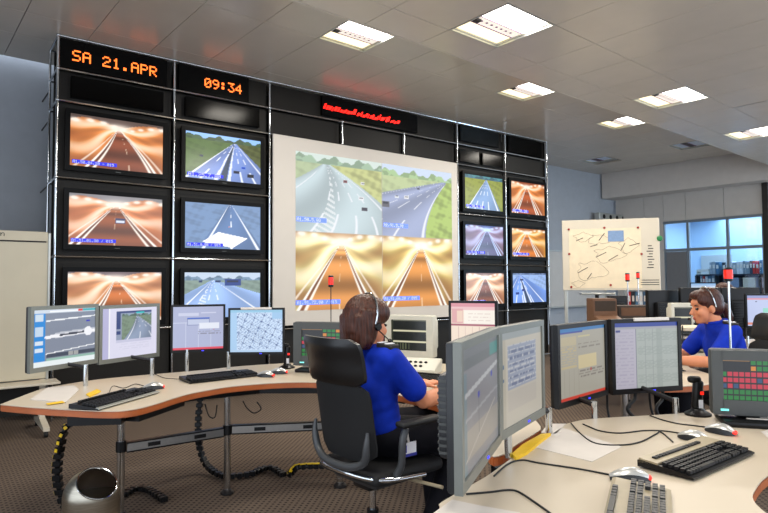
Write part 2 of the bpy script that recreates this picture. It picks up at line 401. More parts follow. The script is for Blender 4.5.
# ceiling: its grid runs a little askew to the video wall
CA = .045
def cu(u, v): return (u*math.cos(CA)-v*math.sin(CA), u*math.sin(CA)+v*math.cos(CA))
VEDGE = 3.68
def cbox(mb, u0, u1, v0, v1, z0, z1): return mb.prism([cu(u0, v0), cu(u1, v0), cu(u1, v1), cu(u0, v1)], z0, z1)
ceil_ = MB(); cbox(ceil_, -2.4, 12.9, VEDGE, 7.6, HF+.045, HF+.09); cbox(ceil_, -2.4, 14.2, -2.3, VEDGE-.02, HN+.045, HN+.09);
ceil_ = struct(ceil_.build('ceiling', 'ceiling_void'), 'stepped ceiling of grey beige metal panels')
FARU = [3.617, 6.424, 8.878, 11.34]; NEARU = [3.757, 6.72, 9.256]
def grid_lines(centres, lo, hi, half=.3):
    L = []
    x = centres[0]-half
    while x > lo: L.append(x); x -= .6
    L.append(lo); L = L[::-1]
    for i, c in enumerate(centres):
        L.append(c+half)
        if i+1 < len(centres):
            g = centres[i+1]-centres[i]-2*half; n = round(g/.6)
            L += [c+half+g*(k+1)/n for k in range(n)]
    x = L[-1]+.6
    while x < hi-.1: L.append(x); x += .6
    L.append(hi); out = [L[0]]
    for v in L[1:]:
        if v-out[-1] > .02: out.append(v)
    return out
def in_lamp(u, v, lamps): return any(abs(u-a) < .3 and abs(v-b) < .3 for a, b in lamps)
FARL = [(u, 4.72) for u in FARU]+[(11.2, 6.52)]; NEARL = [(u, 3.0) for u in NEARU]
def panels(us, vs, z, lamps):
    for i in range(len(us)-1):
        for j in range(len(vs)-1):
            u, v = (us[i]+us[i+1])/2, (vs[j]+vs[j+1])/2
            if in_lamp(u, v, lamps): continue
            mb = MB(); cbox(mb, us[i]+.003, us[i+1]-.003, vs[j]+.003, vs[j+1]-.003, z, z+.03)
            mb.build('panel', 'ceiling_metal', ceil_)
mb = MB(); cbox(mb, -2.4, 14.2, VEDGE-.021, VEDGE, HN, HF+.09); mb.build('fascia', 'ceiling_metal', ceil_)
panels(grid_lines(FARU, .05, 12.75), [VEDGE+.01, 4.42, 5.02, 6.22, 6.82, 7.55], HF, FARL)
panels(grid_lines(NEARU, -.2, 13.9), [-1.5, -.3, .9, 2.7, 3.3, VEDGE-.025], HN, NEARL)
mb = MB(); cbox(mb, 7.66, 7.67, .9, 2.7, HN-.004, HN+.01); mb.build('seam_strip', 'aluminium', ceil_)
# recessed luminaires
def ceiling_light(u, v, z, lit, label, s=.584):
    x, y = cu(u, v)
    t = thing('ceiling_light', label, 'ceiling light', (x, y, z), CA, 'square recessed ceiling lights')
    h = s/2; fr = MB()
    for dx, dy, w, d in ((-h, 0, .014, s+.014), (h, 0, .014, s+.014), (0, -h, s, .014), (0, h, s, .014)): fr.box((dx, dy, .008), (w, d, .02))
    fr.build('frame', 'board_frame', t)
    rc = MB()
    for dx, dy, w, d in ((-h+.012, 0, .006, s-.03), (h-.012, 0, .006, s-.03), (0, -h+.012, s-.03, .006), (0, h-.012, s-.03, .006)): rc.box((dx, dy, .033), (w, d, .03))
    rc.build('housing', 'white_plastic', t)
    MB().box((0, -h+.02+.14, .03), (s-.05, .28, .004)).build('diffuser', 'glass_diffuser_white' if lit else 'lamp_off', t)
    st = MB().box((0, .055, .026), (s-.05, .105, .006)).build('louver_strip', 'louver_strip' if lit else 'metal_dark', t)
    ed = MB()
    for yy in (.0, .11): ed.box((0, yy, .021), (s-.05, .007, .006))
    ed.build('strip_edge', 'louver_edge', t)
    hl = MB()
    for k in range(7): hl.lathe([(.012, 0), (.012, .003)], (-.18+.06*k, .055, .0205), 10)
    hl.build('strip_hole', 'louver_edge' if lit else 'black_plastic', t)['kind'] = 'stuff'
    MB().box((0, h-.02-.075, .03), (s-.05, .15, .004)).build('reflector', 'diffuser_warm' if lit else 'lamp_off', t)
    MB().rbox((-h+.06, .06, .014), (.06, .05, .02), .004).build('bracket', 'metal_dark', t)
    if lit:
        l = bpy.data.lights.new('lamp_tube', 'AREA'); l.shape = 'RECTANGLE'; l.size = .5; l.size_y = .5; l.energy = 38; l.color = (1, .93, .82)
        o = bpy.data.objects.new('lamp_tube', l); COL.objects.link(o); o.parent = t; o.location = (0, 0, -.012)
    return t
for i, u in enumerate(FARU):
    ceiling_light(u, 4.72, HF, i < 3, ['lit square light in the far ceiling, above the red ticker', 'lit square light in the far ceiling, second from the left of its row', 'lit square light in the far ceiling, right of the video wall top', 'unlit square light in the far ceiling near the pale soffit'][i], .582)
ceiling_light(11.2, 6.52, HF, False, 'unlit square light in the far ceiling closest to the back wall corner', .55)
for i, u in enumerate(NEARU):
    ceiling_light(u, 3.0, HN, True, ['large lit square light in the lower ceiling, nearest and leftmost', 'lit square light in the lower ceiling, middle of its row', 'lit square light in the lower ceiling at the right photo edge'][i])
# right side: soffit, panelled wall, glazed office
XS = 12.45
def rx(y, x=XS): return x+(7.9-y)*.075       # right hand side runs askew with the ceiling
struct(MB().prism([(rx(7.92), 7.92), (rx(-2), -2), (rx(-2)+.9, -2), (rx(7.92)+.9, 7.92)], 3.25, HF+.05).build('trim_1', 'soffit_paint'), 'pale boxed soffit below the right ceiling edge')
XW = 13.0
def wy(y): return XW+(7.9-y)*.03
wr = bpy.data.objects.new('wall_right', None); COL.objects.link(wr); struct(wr, 'white panelled wall above the office glazing')
ys = [7.92, 7.22, 6.29, 5.51, 4.80, 4.66, 3.8, 2.8, 1.8, .8, -2]
for i in range(len(ys)-1):
    y1, y0 = ys[i]-.006, ys[i+1]+.006
    if i == 4: continue
    z0 = 2.64 if 6.9 > (y0+y1)/2 > 4.7 else 0.
    if i == 0: z0 = 0
    if i == 1:
        MB().prism([(wy(y1), y1), (wy(6.78), 6.78), (wy(6.78)+.08, 6.78), (wy(y1)+.08, y1)], 0, 3.3).build('panel', 'wall_panel', wr)
        MB().prism([(wy(6.77), 6.77), (wy(y0), y0), (wy(y0)+.08, y0), (wy(6.77)+.08, 6.77)], 2.64, 3.3).build('panel', 'wall_panel', wr); continue
    MB().prism([(wy(y1), y1), (wy(y0), y0), (wy(y0)+.08, y0), (wy(y1)+.08, y1)], z0, 3.3).build('panel', 'wall_panel', wr)
MB().box((wy(4.73)-.02, 4.73, 1.65), (.09, .1, 3.3)).build('post', 'metal_dark', wr)
win = bpy.data.objects.new('window_1', None); COL.objects.link(win); struct(win, 'glazed partition looking into a bluish office')
for y in (6.78, 6.26, 5.46, 4.80):
    MB().box((wy(y)+.03, y, 1.32 if y != 6.78 else 1.32), (.06, .05, 2.64)).build('mullion', 'mullion', win)
for z in (2.62, 2.0):
    MB().prism([(wy(6.8), 6.8), (wy(4.78), 4.78), (wy(4.78)+.07, 4.78), (wy(6.8)+.07, 6.8)], z-.03, z+.03).build('transom', 'mullion', win)
for a, b_ in ((6.75, 6.29), (6.23, 5.49), (5.43, 4.83)):
    for z0, z1 in ((2.03, 2.59), (.05, 1.97)):
        if a == 6.75 and z0 < 1: continue
        MB().prism([(wy(a)+.03, a), (wy(b_)+.03, b_), (wy(b_)+.036, b_), (wy(a)+.036, a)], z0, z1).build('pane', 'pane_glass', win)
dr = struct(MB().rbox((wy(6.52)+.03, 6.52, .985), (.045, .45, 1.96), .004).build('door_1', 'door_grey'), 'dark grey office door beside the glazing')
MB().cap((wy(6.35)-.03, 6.36, 1.05), (wy(6.4)-.03, 6.46, 1.05), .01, .01).build('door_handle', 'chrome', dr)
# office behind the glass
of = MB(); of.box((16.6, 5.2, 1.6), (.1, 5.4, 3.3)); struct(of.build('wall_office_end', 'office_wall'), 'pale end wall of the office behind glass')
struct(MB().box((14.9, 7.9, 1.6), (3.5, .1, 3.3)).build('wall_office_side', 'office_wall'), 'pale side wall of the office behind glass')
struct(MB().box((15.0, 5.2, 3.05), (3.3, 5.4, .05)).build('ceiling_office', 'office_wall'), 'pale ceiling of the office behind glass')
struct(MB().rbox((16.52, 7.2, 1.0), (.05, .75, 2.0), .004).build('door_2', 'wall_panel'), 'pale door at the end of the office behind glass')
# shelf with binders in the office
XB = 15.2
sh = thing('office_bookshelf', 'dark low bookshelf with binders behind the office glass', 'bookshelf', (XB, 5.9, 0), 0)
Y0, Y1 = -1.0, 1.15
for z in (.06, .42, .80, 1.14, 1.46): MB().box((.0, (Y0+Y1)/2, z), (.32, Y1-Y0, .03)).build('shelf_board', 'shelf_dark', sh)
for y in (Y0, .5, Y1): MB().box((0, y, .745), (.32, .03, 1.40)).build('upright', 'shelf_dark', sh)
MB().box((.165, (Y0+Y1)/2, .745), (.01, Y1-Y0, 1.40)).build('back_board', 'shelf_dark', sh)
def binder(x, y, z, w, h, m, label, grp):
    t = thing('binder', label, 'binder', (x, y, z), 0, grp)
    MB().rbox((0, 0, h/2), (.24, w, h), .004, 1).build('cover', m, t)
    MB().box((-.1215, 0, h*.62), (.003, w*.6, h*.3)).build('spine_label', 'paper', t)
    return t
ORD = 'first second third fourth fifth sixth seventh eighth ninth tenth eleventh twelfth thirteenth'.split()
def binder_row(z, y0, n, seed, where, gaps=(), reds=()):
    r = random.Random(seed); y = y0; q = 0
    for k in range(n):
        w = r.choice((.055, .075, .08)); 
        if k not in gaps: binder(XB-.02, y-w/2, z, w, r.uniform(.27, .31), BINDERS[r.choice((0, 1, 2, 3, 5, 6, 7, 2, 3)) if k not in reds else 4], ('red ' if k in reds else '')+'office binder '+where+', '+ORD[q]+' from the left', 'binders '+where); q += 1
        y -= w+.006
binder_row(1.475, 6.72, 3, 3, 'in the short group on the shelf top')
binder_row(1.475, 6.43, 12, 5, 'in the long group on the shelf top', (), (9, 10))
binder_row(1.155, 6.95, 5, 8, 'in the left bay below the shelf top', (), (1,))
for k, (y, m_) in enumerate(((6.2, 'box_blue_grey'), (5.85, 'board_white'), (5.45, 'box_blue_grey'))):
    bx = thing('storage_box', ['blue grey storage box in the shelf right of the red beacon', 'white storage box in the office shelf', 'rightmost grey storage box in the office shelf'][k], 'box', (XB-.02, y, 1.155)); MB().rbox((0, 0, .10), (.26, .26, .20), .008).build('body', m_, bx); MB().rbox((0, 0, .215), (.27, .27, .03), .006).build('lid', m_, bx)
tr_ = thing('desk_tray', 'pale letter tray on the left end of the office shelf', 'tray', (XB-.02, 6.88, 1.475)); MB().box((0, 0, .01), (.24, .3, .02)).build('base', 'white_plastic', tr_)
for s_ in (-1, 1): MB().box((0, s_*.145, .06), (.24, .01, .1)).build('side', 'white_plastic', tr_)
MB().box((0, 0, .1), (.22, .26, .06)).build('paper_stack', 'paper', tr_)

# ================================================================== VIDEO WALL
YD = 6.6
CX = [.957, 2.107, 3.268, 6.468, 7.575, 8.674]
RT, R1, R2, R3, R4, R5 = 3.812, 3.478, 3.158, 2.385, 1.60, .85
rack = thing('video_wall_rack', 'tall dark modular rack of chrome tubes carrying the wall of screens', 'rack', (0, YD, 0))
def pole(x, y, z0, z1): return MB().tube([(x, y, z0), (x, y, z1)], .013, 10).build('pole', 'chrome', rack, True)
for i, x in enumerate(CX):
    pole(x, 0, 0, RT); pole(x, .5, 0, RT)
def rail(x0, x1, z, y=0.): return MB().tube([(x0, y, z), (x1, y, z)], .0105, 8).build('rail', 'chrome', rack, True)
for a, b_ in ((0, 1), (1, 2), (3, 4), (4, 5)):
    for z in (RT, R1, R2, R3, R4, R5, .06):
        rail(CX[a], CX[b_], z); rail(CX[a], CX[b_], z, .5)
SX = [3.268, 4.335, 5.402, 6.468]
for k in range(3):
    for z in (RT, R1, R2, .76, .06): rail(SX[k], SX[k+1], z)
for x in SX[1:3]:
    MB().tube([(x, 0, R2), (x, 0, R1)], .013, 10).build('pole', 'chrome', rack, True); pole(x, .5, 0, RT)
for z in (RT, R1, R2, R3, R4, R5):
    for x in (CX[0], CX[5]): MB().tube([(x, 0, z), (x, .5, z)], .0105, 8).build('rail', 'chrome', rack, True)
jt = MB()
for x in CX:
    for z in (RT, R1, R2, R3, R4, R5): jt.sphere((x, 0, z), .02, 10, 7)
for x in SX[1:3]:
    for z in (RT, R1, R2): jt.sphere((x, 0, z), .018, 10, 7)
jt.build('tube_joint', 'chrome', rack, True)['kind'] = 'stuff'
def cell(x0, x1, z0, z1): return MB().box(((x0+x1)/2, .07, (z0+z1)/2), (x1-x0-.03, .012, z1-z0-.024)).build('panel', 'panel_dark', rack)
for a, b_ in ((0, 1), (1, 2), (3, 4), (4, 5)):
    for z0, z1 in ((R1, RT), (R2, R1), (R3, R2), (R4, R3), (R5, R4), (.06, R5)): cell(CX[a], CX[b_], z0, z1)
for k in range(3):
    for z0, z1 in ((R1, RT), (R2, R1), (.06, .76)): cell(SX[k], SX[k+1], z0, z1)
for z0, z1 in ((R1, RT), (R2, R1), (R3, R2), (R4, R3), (R5, R4), (.06, R5)): MB().box((CX[5], .26, (z0+z1)/2), (.008, .44, z1-z0-.03)).build('side_panel', 'panel_dark', rack)
MB().box(((CX[0]+CX[5])/2, .42, 1.9), (CX[5]-CX[0]-.05, .01, 3.75)).build('back_cover', 'panel_dark', rack)
# little arms from the rack towards the back wall, at the left side
for z in (R1-.1, R2-.1, R3-.02):
    MB().tube([(CX[0], .5, z), (CX[0]-.02, .86, z-.03)], .008, 8).build('wall_stay', 'metal_dark', rack, True)

def led_display(x0, x1, z0, z1, label):
    t = thing('led_display', label, 'display', ((x0+x1)/2, YD, z0), 0, 'black led displays on the video wall')
    w, h = x1-x0, z1-z0
    MB().rbox((0, .035, h/2), (w, .05, h), .004, 1).build('casing', 'display_black', t)
    return t, w, h
t, w, h = led_display(CX[0]+.02, 2.03, R1+.016, RT-.016, 'black led sign with glowing orange date at the top left of the video wall')
mb = MB(); dots(mb, 'SA 21.APR', -w/2+.116, .10, .0157, .009, .0145); mb.build('lettering', 'led_orange', t)['kind'] = 'stuff'
t, w, h = led_display(CX[1]+.05, 3.0, R1+.016, RT-.016, 'black led clock with orange digits right of the date sign')
mb = MB(); dots(mb, '09:34', 2.46-(CX[1]+.05+3.0)/2, .095, .0157, .009, .0145); mb.build('lettering', 'led_orange', t)['kind'] = 'stuff'
t, w, h = led_display(4.03, 5.67, 3.525, 3.79, 'long black ticker sign with blurred red running text above the projection')
mb = MB(); r = random.Random(11); x = -w/2+.01
while x < .43:
    wd_ = r.choice((.018, .03, .045)); hh = r.uniform(.035, .075); tz = r.uniform(-.01, .01)
    mb.add([(x, .008, .08+tz), (x+wd_, .008, .08+tz), (x+wd_+.03, .008, .08+hh+tz), (x+.03, .008, .08+hh+tz)], [(0, 1, 2, 3)]); x += wd_+r.choice((.006, .008, .02))
mb.build('running_text', 'led_red', t)['kind'] = 'stuff'
for (x0, x1, z0, z1, lb) in ((1.08, 1.995, 3.21, 3.432, 'blank black led sign below the orange date'), (2.235, 3.14, 3.217, 3.438, 'blank black led sign below the orange clock, reflecting a lamp'), (6.55, 7.44, 3.54, 3.79, 'blank black led sign at the top of the fourth screen column'), (7.68, 8.56, 3.51, 3.785, 'blank black led sign at the top right corner of the video wall'), (6.525, 6.965, 3.21, 3.41, 'small blank black sign, left of a pair below the top row'), (7.045, 7.51, 3.215, 3.405, 'small blank black sign, right of a pair below the top row')):
    t, w, h = led_display(x0, x1, z0, z1, lb)
    MB().box((0, .0085, h/2), (w-.03, .002, h-.03)).build('front_glass', 'display_black', t)

def caption(t, x0, z0, wd_, text, m_bg='badge_blue', hh=.036, y=-.002):
    c = MB().box((x0+wd_/2, y, z0+hh/2), (wd_, .002, hh)).build('caption_strip', 'caption_blue', t)
    p = wd_/(len(text)*6+3); mb = MB(); dots(mb, text, x0+2*p, z0+(hh-7*p*.95)/2+.2*p, p*.95, y-.0025, p*.85); mb.build('caption_text', 'caption_white', c)['kind'] = 'stuff'
mat('caption_blue', (36, 44, 205), .5, emit=.8); mat('caption_white', (200, 206, 255), .5, emit=.55)
def television(x0, x1, z0, z1, paint, label, bez=.046, cap=None, mt='tv_picture'):
    w, h = x1-x0, z1-z0
    t = thing('television', label, 'television', ((x0+x1)/2, YD-.012, z0), 0, 'flat televisions on the video wall')
    MB().rbox((0, .052, h/2), (w-.02, .05, h-.02), .006, 1).build('casing', 'black_plastic', t)
    fr = MB(); b2 = bez*1.12
    for c, d in (((-w/2+bez/2, .012, h/2), (bez, .03, h)), ((w/2-bez/2, .012, h/2), (bez, .03, h)), ((0, .012, h-bez/2), (w-2*bez, .03, bez)), ((0, .012, b2/2), (w-2*bez, .03, b2))): fr.box(c, d)
    bz = fr.build('bezel', 'tv_bezel', t, bevel=0)
    grid_screen('screen', w-2*bez, h-bez-b2, 110, 66, paint, mt, t, .004, b2)
    MB().box((0, -.0045, b2*.45), (.05, .003, .009)).build('logo_plate', 'grey_plastic', bz)
    if cap: caption(t, -w/2+bez+.02, b2+.025, w*.42, cap)
    return t
LX = [(1.03, 2.03), (2.188, 3.19)]
LZ = [(2.465, 3.088), (1.672, 2.285), (.885, 1.495)]
warm = dict(road=(150, 80, 54), wall=(255, 158, 84), roof=(104, 86, 80))
television(*LX[0], *LZ[0], tunnel(.60, .80, .42, .30, -.20, **warm), 'television showing an empty orange tunnel, directly below the date sign', cap='A1.50.04.20 - 015')
television(*LX[0], *LZ[1], tunnel(.45, .80, .42, .46, .08, car=(.53, .50), roof=(150, 146, 150), road=(158, 86, 48), wall=(250, 156, 100)), 'television showing an orange tunnel with a white car, second in the left column', cap='A1.51.01.80 / 015')
television(*LX[0], *LZ[2], tunnel(.56, .84, .36, .34, -.14, road=(214, 120, 58), wall=(250, 176, 120), roof=(110, 92, 96)), 'television showing a bright orange tunnel mouth behind the left desk monitors', cap=None)
television(*LX[1], *LZ[0], highway(.62, .86, -.62, .62, (-.6, -.42, -.24, .12, .3, .5), .02, median=-.14, grass=(84, 112, 60), verge=(92, 100, 56), road=(124, 150, 216), hill=(62, 84, 60), sky=(150, 196, 255), cars=((.66, .22, .04, (30, 36, 60)), (.76, .33, .03, (30, 90, 220)), (.86, .17, .045, (18, 18, 26)), (.2, .5, .022, (30, 40, 70)), (.56, .62, .018, (30, 40, 80)))), 'television showing a blue motorway with traffic, below the clock', cap='A1.25.7.80')
television(*LX[1], *LZ[1], highway(.6, 1.02, -.42, .42, (-.36, .0, .36), -.02, grass=(108, 136, 176), road=(88, 118, 166), sky=(130, 150, 176), hill=(90, 110, 140), cars=((.57, .5, .008, (255, 150, 110)),), lift=8, patch=(.52, .2, .3, .19)), 'television showing a hazy blue tunnel road with white patch, middle of the second column', cap='A1.51.0.80 / 015')
television(*LX[1], *LZ[2], highway(.36, .82, -.9, 1.6, (-.5, -.3, -.1, .12, .7), .0, grass=(130, 150, 140), road=(160, 192, 246), sky=(190, 205, 225), hill=(96, 118, 140), gore=True, cars=((.62, .78, .11, (34, 60, 130)), (.42, .8, .035, (40, 60, 110)), (.2, .8, .025, (40, 60, 110)))), 'television showing a pale blue motorway junction, bottom of the second column')
RX = [(6.563, 7.535), (7.652, 8.628)]
RZ = [(2.425, 3.07), (1.694, 2.275), (.915, 1.515)]
television(*RX[0], *RZ[0], highway(.56, .9, -.5, .36, (-.48, -.3, -.12, .06, .3), .0, grass=(150, 158, 70), road=(140, 170, 214), sky=(80, 140, 150), hill=(60, 96, 110), cars=()), 'television showing a light motorway with green verge, top of the column right of the projection', .05, 'A1.90.0.80')
television(*RX[1], *RZ[0], tunnel(.46, .84, .34, .34, 0, road=(192, 92, 40), wall=(255, 150, 70), roof=(150, 66, 30)), 'television showing an orange tunnel at the top of the rightmost column', .05, 'A1.70.20')
television(*RX[0], *RZ[1], tunnel(.56, .84, .36, .36, 0, road=(110, 72, 90), wall=(200, 130, 120), roof=(60, 60, 100), glow=(255, 255, 255), cool=.45), 'television showing a bluish tunnel with white glare, right of the projection', .05, 'A1.73.20 / 015')
television(*RX[1], *RZ[1], tunnel(.42, .84, .34, .38, .05, road=(236, 130, 26), wall=(255, 170, 50), roof=(170, 90, 30)), 'television showing a vivid orange tunnel in the middle of the rightmost column', .05, 'A1.72.6.8')
television(*RX[0], *RZ[2], tunnel(.5, .84, .35, .35, 0, road=(150, 84, 56), wall=(255, 186, 130), roof=(120, 70, 50)), 'television showing a brown tunnel at the bottom of the column right of the projection', .05, 'A1.72.20')
television(*RX[1], *RZ[2], highway(.2, .94, -.8, 1.3, (-.4, -.1, .1, .4, .7), .0, median=.25, grass=(150, 180, 230), road=(120, 160, 240), sky=(130, 150, 190), hill=(90, 110, 150), cars=((.14, .32, .05, (40, 70, 150)), (.32, .42, .05, (60, 80, 160)), (.26, .78, .05, (40, 60, 120)))), 'television showing a blue motorway at the bottom of the rightmost column', .05)
# projection screen
ps = thing('projection_screen', 'large white screen with four projected traffic camera views', 'projection screen', (4.868, YD-.03, .80))
MB().rbox((0, .015, 1.18), (3.13, .03, 2.36), .005, 1).build('panel', 'screen_fabric', ps)
px0, px1, pz0, pz1 = 3.612-4.868, 6.305-4.868, .978-.80, 2.988-.80
q1 = highway(.80, .88, -1.9, .55, (-1.5, -.62, -.4, -.12, .14, .42), -.45, grass=(178, 196, 150), verge=(200, 206, 130), road=(196, 216, 222), sky=(214, 230, 222), hill=(130, 156, 130), gore=True, wash=.18, cars=((.78, .34, .035, (60, 56, 70)), (.74, .48, .03, (240, 240, 244)), (.55, .68, .022, (130, 60, 60)), (.76, .68, .025, (230, 230, 236))))
q2 = highway(.62, .84, -2.4, -.02, (-2.2, -1.25, -.85, -.45, -.06), .30, grass=(190, 206, 150), road=(160, 172, 210), sky=(206, 222, 246), hill=(140, 168, 120), wash=.15, verge=(176, 204, 104), cars=((.05, .44, .05, (90, 90, 100)), (.2, .56, .025, (226, 232, 240)), (.33, .56, .03, (236, 236, 240)), (.5, .7, .02, (80, 84, 110))))
q3 = tunnel(.46, .86, .42, .42, .10, road=(240, 164, 92), wall=(255, 232, 160), roof=(206, 160, 118), glow=(255, 250, 230), gain=1.05)
q4 = tunnel(.52, .86, .46, .36, .04, road=(238, 160, 84), wall=(255, 226, 140), roof=(224, 182, 122), glow=(255, 252, 235), gain=1.05)
def four(U, V):
    img = np.zeros((len(U), 3)); su, sv = .503, .497
    for m_, f, uu, vv_ in (((U < su) & (V >= sv), q1, U/su, (V-sv)/(1-sv)), ((U >= su) & (V >= sv), q2, (U-su)/(1-su), (V-sv)/(1-sv)), ((U < su) & (V < sv), q3, U/su, V/sv), ((U >= su) & (V < sv), q4, (U-su)/(1-su), V/sv)):
        img[m_] = f(uu[m_], vv_[m_])
    k = (np.abs(U-su) < .003) | (np.abs(V-sv) < .003)
    return over(img, k, (190, 180, 170), .5)
gs = grid_screen('projected_picture', px1-px0, pz1-pz0, 220, 170, four, 'projection_picture', ps, -.002, pz0); gs.location.x = (px0+px1)/2
mat('caption_pale', (96, 124, 226), .5, emit=.75)
for x_, z_, tx in ((px0+.03, pz0+1.12, 'A1.50.5.80'), (px0+1.4, pz0+1.12, 'A2.91.5.80'), (px0+.03, pz0+.07, 'A1.91.72.80 / 015'), (px0+1.4, pz0+.09, 'A1.91.60.20 / 015')):
    c = MB().box((x_+.3 if len(tx) > 12 else x_+.2, -.006, z_+.03), (.66 if len(tx) > 12 else .44, .002, .06)).build('caption_strip', 'caption_pale', ps)
    mb = MB(); dots(mb, tx, x_-.01, z_+.012, .0058, -.0085, .0052); mb.build('caption_text', 'caption_white', c)['kind'] = 'stuff'

# ================================================================== DESKS
ZD = .72
def desk_top(poly, parent, z1=ZD, th=.036):
    top = MB().prism(poly, z1-.004, z1).build('desktop', 'desk_top', parent)
    n = len(poly); cx = sum(p[0] for p in poly)/n; cy = sum(p[1] for p in poly)/n
    MB().prism(poly, z1-th, z1-.0045).build('edge_band', 'desk_edge', parent, bevel=.004)
    return top
front = [(.29, 3.585), (.40, 3.41), (.51, 3.264), (.616, 3.134), (.70, 3.05), (.76, 3.03), (.83, 3.045), (.942, 3.12), (1.041, 3.2), (1.15, 3.27), (1.26, 3.308), (1.374, 3.335), (1.493, 3.33), (1.645, 3.296), (1.8, 3.217), (1.90, 3.1), (1.97, 2.9), (2.0, 2.6), (2.0, 2.3), (1.96, 2.05), (1.85, 1.8), (1.68, 1.6), (1.56, 1.45)]
back = [(1.60, 1.425), (1.75, 1.485), (1.93, 1.545), (2.03, 1.60), (2.2, 1.8), (2.5, 2.06), (2.8, 2.38), (3.0, 2.75), (3.05, 3.1), (2.95, 3.5), (2.7, 3.75), (2.35, 3.95), (2.03, 4.07), (1.73, 4.11), (1.56, 4.09), (1.3, 4.11), (.93, 4.13), (.72, 4.08), (.54, 3.98), (.47, 3.88), (.39, 3.75)]
def smooth_poly(p, n=3):
    q = spline([(x, y, 0) for x, y in p+[p[0]]], n); return [(v.x, v.y) for v in q[:-1]]
cd = thing('console_desk', 'long curved pale console desk with orange wood edge and chrome legs', 'desk')
desk_top(smooth_poly([(.29, 3.585)]+front[1:]+back), cd)
def leg(parent, x, y, z1=.69, r=.022):
    l = MB().tube([(x, y, .03), (x, y, z1)], r, 16).build('leg', 'chrome', parent, True)
    MB().lathe([(.03, 0), (.042, .004), (.042, .016), (.03, .024), (.024, .034)], (x, y, 0), 18).build('foot', 'metal_dark', l, True)
    MB().lathe([(r+.006, .43), (r+.006, .49)], (x, y, -.06), 16).build('collar', 'black_plastic', l, True)
    return l
LEGS = [(.88, 3.64), (1.509, 3.627), (2.137, 3.294), (2.347, 2.613), (2.2, 2.0)]
for p in LEGS: leg(cd, *p)
def beam(parent, a, b, z, hgt=.05):
    dx, dy = b[0]-a[0], b[1]-a[1]; L = math.hypot(dx, dy); ang = math.atan2(dy, dx); c = ((a[0]+b[0])/2, (a[1]+b[1])/2, z)
    o = MB().box(c, (L-.06, .03, hgt), ang).build('cross_beam', 'aluminium', parent)
    nx, ny = math.sin(ang), -math.cos(ang)
    mb = MB()
    for t in (-.36, .36): mb.box((c[0]+dx*t*.6+nx*.017, c[1]+dy*t*.6+ny*.017, z), (.07, .006, hgt*.45), ang)
    for zz in (-hgt*.5, hgt*.5): mb.box((c[0]+nx*.002, c[1]+ny*.002, z+zz), (L-.06, .034, .008), ang)
    mb.build('beam_slot', 'black_plastic', o)
beam(cd, LEGS[0], LEGS[1], .39); beam(cd, LEGS[1], LEGS[2], .40); beam(cd, LEGS[2], LEGS[3], .40)
# black cable trough, lengthened as stand-in for under-desk shade, and thin silver rail
tr = MB()
for a, b in (((.60, 3.36), (.80, 3.24)), ((.80, 3.24), (1.1, 3.48)), ((.62, 3.52), (1.1, 3.66)), ((1.1, 3.62), (1.7, 3.58)), ((1.7, 3.58), (2.1, 3.25)), ((2.1, 3.25), (2.25, 2.7))):
    ang = math.atan2(b[1]-a[1], b[0]-a[0]); tr.box(((a[0]+b[0])/2, (a[1]+b[1])/2, .65), (math.hypot(b[0]-a[0], b[1]-a[1])+.02, .18, .045), ang)
tr.build('trough_and_shade', 'black_plastic', cd)
MB().tube([(.75, 3.75, .585), (1.5, 3.85, .60), (2.15, 3.6, .61)], .009, 8).build('support_rail', 'aluminium', cd, True)
MB().rbox((2.12, 2.40, .665), (.14, .09, .035), .004).build('port_box', 'grey_plastic', cd)
nd_poly = [(1.0, 1.12), (1.096, 1.2), (1.132, 1.227), (1.372, 1.295), (1.56, 1.365), (1.748, 1.441), (1.928, 1.499), (2.06, 1.54), (2.184, 1.561), (2.326, 1.54), (2.62, 1.402), (2.754, 1.351), (3.05, 1.27), (3.4, 1.12), (3.55, .85), (3.45, .5), (3.2, .25), (3.0, .35), (2.75, .6), (2.5, .72), (2.3, .76), (2.07, .768), (1.892, .738), (1.80, .706), (1.72, .64), (1.6, .5), (1.45, .38), (1.2, .36), (1.0, .55), (.93, .85)]
nd = thing('near_desk', 'pale curved desk in the foreground with keyboards and mice on it', 'desk')
desk_top(smooth_poly(nd_poly), nd)
for p in ((1.15, .8), (2.0, 1.2), (3.1, .9)): leg(nd, *p)

